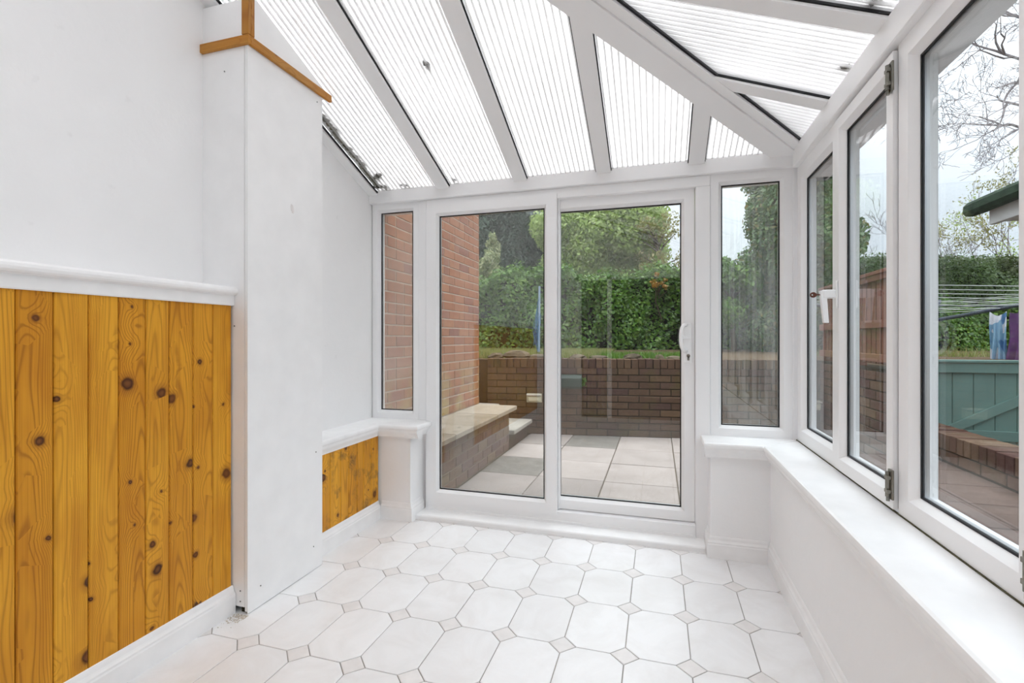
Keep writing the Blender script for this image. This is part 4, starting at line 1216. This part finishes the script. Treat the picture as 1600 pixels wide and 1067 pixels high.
obj('gate_brace', MB().prism([(2.60, GY - 0.028, 0.436), (2.76, GY - 0.028, 0.436), (3.52, GY - 0.028, 0.86), (3.52, GY - 0.028, 0.955)], (0, 0.026, 0)), M['gate'], gate)

# garage on the right: white walls mostly out of the picture, mossy dark roof edge over a white fascia
gar = empty('garage', (4.8, 3.5, 0.25)); tag(gar, 'garage with mossy dark roof edge and white fascia beyond the right window', 'garage')
obj('garage_wall', MB().quad_box((3.56, 0.5, 0.2), (6.3, 5.86, 2.42)), M['fascia'], gar)
EZ = 2.60
rp = [(2.985, EZ - 0.02), (2.99, EZ + 0.045), (3.03, EZ + 0.085), (3.10, EZ + 0.115), (4.9, EZ + 0.75), (4.9, EZ + 0.60), (3.16, EZ - 0.03), (3.07, EZ - 0.060), (3.01, EZ - 0.055)]
obj('roof', MB().prism([(x, 6.10, z) for x, z in rp], (0, -5.6, 0)), M['darkroof'], gar)
obj('fascia_board', MB().quad_box((3.10, 0.5, EZ - 0.19), (3.15, 5.90, EZ - 0.045), 0.003), M['fascia'], gar)
obj('soffit', MB().quad_box((3.15, 0.5, EZ - 0.165), (3.6, 5.90, EZ - 0.145)), M['fascia'], gar)
mq = leaf_quads(np.stack([RNG.uniform(2.99, 3.35, 1500), RNG.uniform(0.6, 6.08, 1500), np.zeros(1500)], 1), np.tile(np.array([-0.4, 0, 1.0]), (1500, 1)), 0.012)
mq[:, :, 2] += (EZ + 0.075 + np.clip(mq[:, 0:1, 0] - 3.02, 0, 1) * 0.36)
quads_mesh('roof_moss', mq, M['l_hedge2'], gar, 'stuff')

# rotary washing line beyond the gate, with washing
rc = Vector((3.92, 8.90, 1.0)); rot = empty('rotary_airer', rc)
tag(rot, 'rotary washing line with raised arms on the lawn behind the gate', 'washing line')
t_ = MB(); t_.smooth = True; t_.tube([rc + Z * -0.02, rc + Vector((0.02, 0, 0.42))], 0.030, 10); obj('lower_pole', t_, M['airer_pole'], rot)
t_ = MB(); t_.smooth = True; t_.tube([rc + Vector((0.02, 0, 0.42)), rc + Vector((0.05, 0, 0.88))], 0.022, 10); obj('upper_pole', t_, M['airer_pole'], rot)
obj('hub', MB().tube([rc + Vector((0.02, 0, 0.50)), rc + Vector((0.025, 0, 0.62))], 0.055, 10), M['airer'], rot)
hub = rc + Vector((0.025, 0, 0.56))
arms = []
for a in (-28, 62, 152, 242):
    a = math.radians(a)
    tip = hub + Vector((math.cos(a) * 1.95, math.sin(a) * 1.95, 0.42)); arms.append(tip)
    obj('arm', MB().tube([hub, tip], 0.027, 8), M['airer'], rot)
    mid = hub + (tip - hub) * 0.45
    obj('stay', MB().tube([rc + Vector((0.04, 0, 0.80)), mid], 0.010, 6), M['airer'], rot)
ln = 0
for k in range(7):
    f = 0.40 + 0.095 * k
    mb = MB(); q = [hub + (t - hub) * f for t in arms]
    for i in range(4):
        a, b = q[i], q[(i + 1) % 4]
        mb.tube([a, (a + b) / 2 - Z * 0.015, b], 0.0055, 4)
    obj('line', mb, M['line'], rot)
def cloth(name, a, b, drop, mat, folds, label, cat, taper=0.0, seed=0):
    mb = MB(); a, b = Vector(a), Vector(b); nu, nv = 26, 18; rr = random.Random(seed)
    u = (b - a); nrm = u.cross(Z).normalized()
    for j in range(nv + 1):
        t = j / nv
        for i in range(nu + 1):
            s = i / nu
            amp = 0.012 + 0.030 * t
            sag = 0.06 * math.sin(math.pi * s) * (1 - t)
            ss = 0.5 + (s - 0.5) * (1 + taper * t)
            p = a + u * ss + nrm * (amp * math.sin(folds * s * 6.28 + 1.7 * t + seed) + 0.012 * math.sin(11 * s + 7 * t)) - Z * (drop * t + sag)
            mb.v.append(tuple(p))
    for j in range(nv):
        for i in range(nu):
            k = j * (nu + 1) + i
            mb.f.append((k, k + 1, k + nu + 2, k + nu + 1))
    n0 = len(mb.v); th = nrm * 0.004
    mb.v += [tuple(Vector(p) + th) for p in mb.v[:n0]]
    mb.f += [tuple(reversed([i + n0 for i in q])) for q in list(mb.f)]
    mb.smooth = True
    return tag(obj(name, mb, mat, None, org=(a + b) / 2), label, cat)
d0 = at(1547, 487, 6.75); d1 = at(1573, 486, 6.60)
cloth('patterned_dress', d0, d1, 0.74, M['dress'], 3, 'blue and white patterned dress pegged on the washing line', 'dress', 0.05, 2)
d2 = at(1577, 486, 6.60); d3 = at(1603, 478, 6.35)
cloth('purple_top', d2, d3, 0.72, M['purple'], 2, 'purple garment hanging next to the patterned dress', 'garment', 0.1, 5)

# folded airer: pale blue pole with blue cord slung down it
bp = at(842, 544, 8.0); bp.z = 1.02
fp = empty('folded_airer', bp); tag(fp, 'tall pale blue pole with blue netting, before the hedge', 'clothes airer')
obj('pole', MB().tube([bp, bp + Vector((0.01, 0, 1.14))], 0.017, 8), M['bluepole'], fp)
rr = random.Random(8); mb = MB()
for k in range(13):
    a = bp + Vector((rr.uniform(-0.02, 0.04), rr.uniform(-0.03, 0.03), rr.uniform(0.6, 1.10)))
    b = bp + Vector((-rr.uniform(0.0, 0.10), rr.uniform(-0.05, 0.05), rr.uniform(0.12, 0.5)))
    c = bp + Vector((rr.uniform(-0.03, 0.03), 0, rr.uniform(0.02, 0.3)))
    mb.tube([a, (a + b) / 2 + Vector((0.0, 0, 0)), b, c], 0.003, 3, cap=False)
obj('netting', mb, M['blue'], fp, kind='stuff')
obj('foot', MB().tube([bp + Z * -0.03, bp + Z * 0.06], 0.05, 8), M['rubber'], fp)

# ------------------------------------------------------------------ planting
def hedge(name, a, b, depth, zb, zt, per, size, mat, label, wav=0.25, seed=1, ratio=0.6):
    a, b = Vector(a), Vector(b); a.z = b.z = 0
    u = (b - a); L = u.length; u.normalize(); n = Vector((u.y, -u.x, 0))
    if n.dot(-a) < 0: n = -n                       # towards the house
    U, Nn = np.array(u), np.array(n)
    root = empty(name, (a + b) / 2 + Z * zb); tag(root, label, 'hedge')
    mb = MB(); K = 24
    top = lambda s: zt + wav * (0.5 * math.sin(s * 2.1 + seed) + 0.35 * math.sin(s * 5.3 + seed * 2) + 0.15 * math.sin(s * 11.7))
    for i in range(K):
        s0, s1 = L * i / K, L * (i + 1) / K
        z0, z1 = top(s0) - 0.16, top(s1) - 0.16
        p = lambda s, d: a + u * s - n * d
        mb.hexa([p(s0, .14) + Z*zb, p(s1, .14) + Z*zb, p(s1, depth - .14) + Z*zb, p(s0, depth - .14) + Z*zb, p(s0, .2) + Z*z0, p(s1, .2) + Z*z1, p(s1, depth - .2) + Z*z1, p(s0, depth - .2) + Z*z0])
    obj('hedge_shade_core', mb, M['core'], root, kind='stuff')
    H = zt - zb
    nf = int(L * H * per); ntp = int(L * depth * per * 0.5)
    s = RNG.uniform(0, L, nf); zz = zb + RNG.uniform(0, 1, nf) ** 0.9 * (np.array([top(x) for x in s]) - zb)
    bul = 0.10 * np.sin(s * 3.1 + zz * 2.7 + seed) + 0.07 * np.sin(s * 7.9 - zz * 5.1)
    C = np.array(a) + U * s[:, None] + Nn * (bul - RNG.exponential(0.07, nf) + 0.02)[:, None]; C[:, 2] = zz
    Q1 = leaf_quads(C, np.tile(Nn + np.array([0, 0, 0.5]), (nf, 1)), size, ratio)
    s = RNG.uniform(0, L, ntp); d = RNG.uniform(0, depth, ntp)
    C = np.array(a) + U * s[:, None] - Nn * d[:, None]; C[:, 2] = np.array([top(x) for x in s]) + RNG.normal(-0.02, 0.06 + wav * 0.15, ntp)
    Q2 = leaf_quads(C, np.tile(np.array([0, 0, 1.0]), (ntp, 1)), size, ratio)
    quads_mesh('leaves', np.concatenate([Q1, Q2]), mat, root, 'stuff')
    return root
hedge('privet_hedge', at(690, 500, 11.0), at(1300, 500, 11.4), 1.3, 0.98, 2.80, 1150, 0.050, M['l_hedge'], 'bright green leafy hedge across the garden behind the retaining wall', 0.22, 3)
hedge('clipped_hedge', at(1330, 500, 10.6), at(1760, 500, 10.4), 1.2, 0.98, 3.05, 2600, 0.030, M['l_hedge2'], 'tall clipped flat-topped hedge behind the rotary washing line', 0.03, 5)
hedge('bushy_hedge', at(1420, 500, 9.9), at(1700, 500, 9.7), 0.5, 0.98, 2.02, 1500, 0.040, M['l_hedge'], 'lower bushy green hedge below the washing line arms', 0.18, 8)

def tree(name, base, lobes, per, size, mat, label, trunk_r=0.12, ratio=0.55, inner=0.6, droop=None, seed=1, height=None, branches=6):
    base = Vector(base)
    root = empty(name, base); tag(root, label, 'shrub' if 'shrub' in name or 'bush' in name else 'tree')
    mb = MB(); rr = random.Random(seed); mb.smooth = True
    top = max(c[2] + r[2] for c, r in lobes) if height is None else base.z + height
    cx = sum(c[0] for c, r in lobes) / len(lobes); cy = sum(c[1] for c, r in lobes) / len(lobes)
    zt = base.z + (top - base.z) * 0.85
    pts = [base + (Vector((cx, cy, zt)) - base) * t + Vector((rr.gauss(0, .04), rr.gauss(0, .04), 0)) * (t > 0) for t in (0, .25, .5, .75, 1)]
    mb.tube(pts, [trunk_r * (1 - .8 * t) for t in (0, .25, .5, .75, 1)], 8)
    for c, r in lobes[:branches * 3]:
        t = min(0.9, max(0.15, (c[2] - base.z) / (zt - base.z) - 0.15))
        p = base + (Vector((cx, cy, zt)) - base) * t
        q = Vector(c); mb.tube([p, (p + q) / 2 + Vector((rr.gauss(0, .08), rr.gauss(0, .08), .05)), q], [trunk_r * .4, trunk_r * .28, trunk_r * .12], 5)
    obj('trunk', mb, M['bark'], root)
    quads_mesh('leaves', lobes_leaves(lobes, per, size, ratio, inner, droop), mat, root, 'stuff')
    return root
def ball_lobes(c, R, n, seed, rmin=0.35, rmax=0.6, squash=0.85):
    rr = random.Random(seed); out = []
    for k in range(n):
        d = Vector((rr.gauss(0, 1), rr.gauss(0, 1), rr.gauss(0, 1))).normalized() * rr.uniform(0.45, 1.0)
        r = rr.uniform(rmin, rmax) * min(R)
        out.append(((c[0] + d.x * R[0], c[1] + d.y * R[1], c[2] + d.z * R[2]), (r, r, r * squash)))
    return out
def cone_lobes(base, h, r, n, seed, z0=0.0, power=0.9, lob=0.34):
    rr = random.Random(seed); out = []
    for k in range(n):
        t = z0 + (1 - z0) * (k + rr.random()) / n
        rad = r * (1 - t) ** power
        a = rr.uniform(0, 6.283); q = rad * rr.uniform(0.35, 0.85)
        s = max(0.10, rad * rr.uniform(lob, lob + 0.2) + 0.05)
        out.append(((base[0] + q * math.cos(a), base[1] + q * math.sin(a), base[2] + h * t), (s, s, s * 1.15)))
    return out
def ground(p, z=1.0):
    p = Vector(p); p.z = z; return p
# broad spring-green tree
c = at(935, 385, 14.8)
tree('broadleaf_tree', ground(at(955, 500, 14.8), 1.05), ball_lobes((c.x, c.y, 4.25), (1.75, 1.5, 1.65), 40, 21, 0.36, 0.55), 430, 0.062, M['l_spring'], 'broad pale spring-green tree rising behind the hedge', 0.16, seed=4)
c = at(1030, 355, 13.2)
tree('small_tree', ground(at(1035, 500, 13.2), 1.05), ball_lobes((c.x, c.y, 3.75), (0.80, 0.7, 1.0), 20, 31, 0.22, 0.40), 150, 0.045, M['l_yellow'], 'thin yellowish tree with sky showing through, right of the broad tree', 0.07, seed=9)
p = ground(at(806, 500, 17.5), 1.1)
tree('dark_conifer', p, cone_lobes(p, 9.0, 2.0, 70, 5, 0.02, 0.55, 0.42), 380, 0.075, M['l_dark'], 'tall blue-green conifer behind the hedge near the house corner', 0.2, 0.35, seed=3, droop=-0.3)
p = ground(at(722, 500, 17.0), 1.1)
tree('dark_conifer', p, cone_lobes(p, 8.4, 1.8, 50, 6, 0.02, 0.55, 0.42), 300, 0.075, M['l_dark'], 'second blue-green conifer half hidden by the brick house corner', 0.2, 0.35, seed=3, droop=-0.3)
p = ground(at(768, 500, 12.6), 1.02)
tree('variegated_shrub', p, cone_lobes(p, 2.95, 0.62, 40, 7, 0.1, 0.6, 0.36), 620, 0.045, M['l_varieg'], 'cream and green variegated shrub beside the house corner', 0.05, 0.5, seed=5)
c = at(1030, 445, 11.0)
tree('rust_bush', ground(at(1030, 500, 11.7), 1.0), ball_lobes((c.x, c.y - 0.05, c.z), (0.25, 0.15, 0.28), 8, 12, 0.3, 0.5), 500, 0.035, M['l_rust'], 'small orange-leaved bush growing through the hedge', 0.03, seed=6)
# evergreens by the right corner
p = ground(at(1252, 500, 9.8), 1.0)
tree('tall_evergreen', p, cone_lobes(p, 8.6, 1.18, 110, 15, 0.0, 0.55, 0.30), 760, 0.050, M['l_ever'], 'tall dense evergreen outside the right corner windows', 0.18, 0.5, seed=7)
c = at(1350, 440, 9.0)
tree('holly_bush', ground(at(1345, 500, 9.0), 1.0), ball_lobes((c.x, c.y, 1.9), (0.55, 0.45, 0.75), 18, 17, 0.4, 0.6), 700, 0.042, M['l_ever'], 'rounded glossy bush showing above the brown fence', 0.06, seed=8)
c = at(1148, 430, 10.2)
tree('laurel_bush', ground(at(1148, 500, 10.2), 1.0), ball_lobes((c.x, c.y, 2.35), (0.75, 0.6, 0.85), 18, 18, 0.4, 0.6), 500, 0.048, M['l_hedge'], 'green bush left of the tall evergreen, seen through streaky glass', 0.06, seed=10)
def bare_tree(name, base, h, label, seed, depth=5, r=0.09, mat='twig', leaf=None, spread=0.55, up=0.2, per=3, size=0.03, kids=(2, 3)):
    base = Vector(base); root = empty(name, base); tag(root, label, 'tree')
    mb = MB(); rr = random.Random(seed); tips = []
    grow(mb, base, Vector((0, 0, 1)), h, r, depth, rr, spread, up, 0.005, kids, 5, tips)
    obj('branches', mb, M[mat], root)
    if leaf:
        C = np.array([tuple(t) for t in tips for _ in range(per)]); C = C + RNG.normal(0, 0.10, C.shape)
        quads_mesh('leaves', leaf_quads(C, RNG.normal(0, 1, C.shape), size), M[leaf], root, 'stuff')
    return root
bare_tree('bare_tree', ground(at(1455, 500, 15), 1.2), 1.5, 'slender bare tree above the clipped hedge, beside the window frame', 3, 5, 0.06)
bare_tree('bare_tree', ground(at(1385, 500, 14), 1.2), 1.6, 'bare twiggy tree between the evergreen and the window mullion', 4, 5, 0.06)
bare_tree('bare_tree', ground(at(1490, 500, 14.5), 1.2), 1.3, 'low bare branching tree behind the clipped hedge', 12, 5, 0.07)
bare_tree('birch_tree', ground(at(1522, 500, 17), 1.2), 2.2, 'yellow-green budding birch left of the garage roof end', 5, 5, 0.08, 'twig', 'l_yellow', 0.5, 0.25, 3, 0.045)
bare_tree('birch_tree', ground(at(1575, 500, 18), 1.2), 2.6, 'larger yellow-green birch rising behind the garage roof edge', 6, 5, 0.09, 'twig', 'l_yellow', 0.5, 0.25, 3, 0.05)
bare_tree('ivy_tree', ground(at(1560, 500, 15), 1.2), 1.7, 'green budding tree between garage fascia and clipped hedge', 7, 5, 0.08, 'twig', 'l_spring', 0.6, 0.1, 2, 0.035)
# large bare tree: trunk right of the window, long limbs reaching left across the sky
tb = ground(at(1760, 500, 12.0), 1.0)
big = empty('bare_oak', tb); tag(big, 'large bare tree with purple-grey limbs spreading across the sky', 'tree')
mb = MB(); rr = random.Random(14)
t1 = at(1740, 60, 11.5)
mb.tube([tb, (tb + t1) / 2 + Vector((0.1, 0, 0)), t1], [0.26, 0.2, 0.14], 10)
for (sx_, sy_), (mx, my), (ex, ey), r in (((1740, 250), (1660, 140), (1590, 130), 0.060), ((1745, 120), (1650, 110), (1570, 85), 0.055), ((1742, 330), (1650, 220), (1582, 195), 0.050), ((1742, 60), (1660, 20), (1590, -20), 0.05), ((1745, 190), (1670, 60), (1600, 30), 0.05), ((1742, 260), (1660, 180), (1575, 160), 0.05)):
    a, m_, e = at(sx_, sy_, 11.6), at(mx, my, 11.0), at(ex, ey, 10.4 + rr.random())
    mb.tube([a, m_, e], [r, r * .72, r * .5], 6, cap=False)
    d = (e - m_).normalized()
    for k in range(3):
        grow(mb, e, d + Vector((rr.gauss(0, .35), rr.gauss(0, .3), rr.gauss(-0.05, .3))), rr.uniform(0.72, 1.0), r * 0.45, 5, rr, 0.5, 0.02, 0.0040, (2, 3), 4, None, 0.16)
    for k in range(2):
        grow(mb, m_ + (e - m_) * rr.random(), d + Vector((rr.gauss(0, .5), rr.gauss(0, .3), rr.gauss(0.0, .5))), rr.uniform(0.6, 0.9), r * 0.38, 4, rr, 0.5, 0.02, 0.0040, (2, 3), 4, None, 0.16)
obj('branches', mb, M['twig'], big)

# grass edge and weeds along the top of the bank
def grass(name, n, fx, fy, zb, h, mat, label):
    X_ = RNG.uniform(*fx, n); Y_ = np.array([ry(x) for x in X_]) + RNG.uniform(*fy, n)
    B = np.stack([X_, Y_, np.full(n, zb)], 1)
    hgt = h * RNG.uniform(0.4, 1.2, (n, 1)); lean = np.concatenate([RNG.normal(0, 0.35, (n, 2)) * hgt, hgt], 1)
    w = np.stack([RNG.normal(0, 1, n), RNG.normal(0, 1, n), np.zeros(n)], 1); w /= np.linalg.norm(w, axis=1, keepdims=True); w *= 0.006
    Q = np.stack([B - w, B + w, B + lean * 0.6 + w * 0.6, B + lean], 1)
    return tag(quads_mesh(name, Q, mat, None, 'stuff'), label, 'grass')
grass('lawn_grass', 26000, (-4.0, -0.9), (0.5, 4.2), 1.0, 0.10, M['l_grass'], 'rough grass on the bank below the hedge, left part')
grass('weeds', 2200, (-0.9, 0.7), (0.28, 2.2), 1.0, 0.10, M['l_hedge'], 'low green weeds in the soil above the coping')
n = 5000
B = np.stack([RNG.uniform(2.2, 8.5, n), RNG.uniform(8.9, 9.9, n), np.full(n, 1.0)], 1)
hgt = 0.04 + 0.16 * RNG.uniform(0, 1, (n, 1)) ** 3; lean = np.concatenate([RNG.normal(0, .3, (n, 2)) * hgt, hgt], 1)
w = np.stack([RNG.normal(0, 1, n), RNG.normal(0, 1, n), np.zeros(n)], 1); w /= np.linalg.norm(w, axis=1, keepdims=True); w *= 0.007
tag(quads_mesh('dry_grass', np.stack([B - w, B + w, B + lean * .6 + w * .6, B + lean], 1), M['l_grass'], None, 'stuff'), 'dry grass tufts at the foot of the bushy hedge behind the gate', 'grass')

# ------------------------------------------------------------------ true size
K = Matrix.Scale(S, 4)
for me in bpy.data.meshes: me.transform(K)
for o in bpy.data.objects:
    if o.type != 'CAMERA': o.location = o.location * S
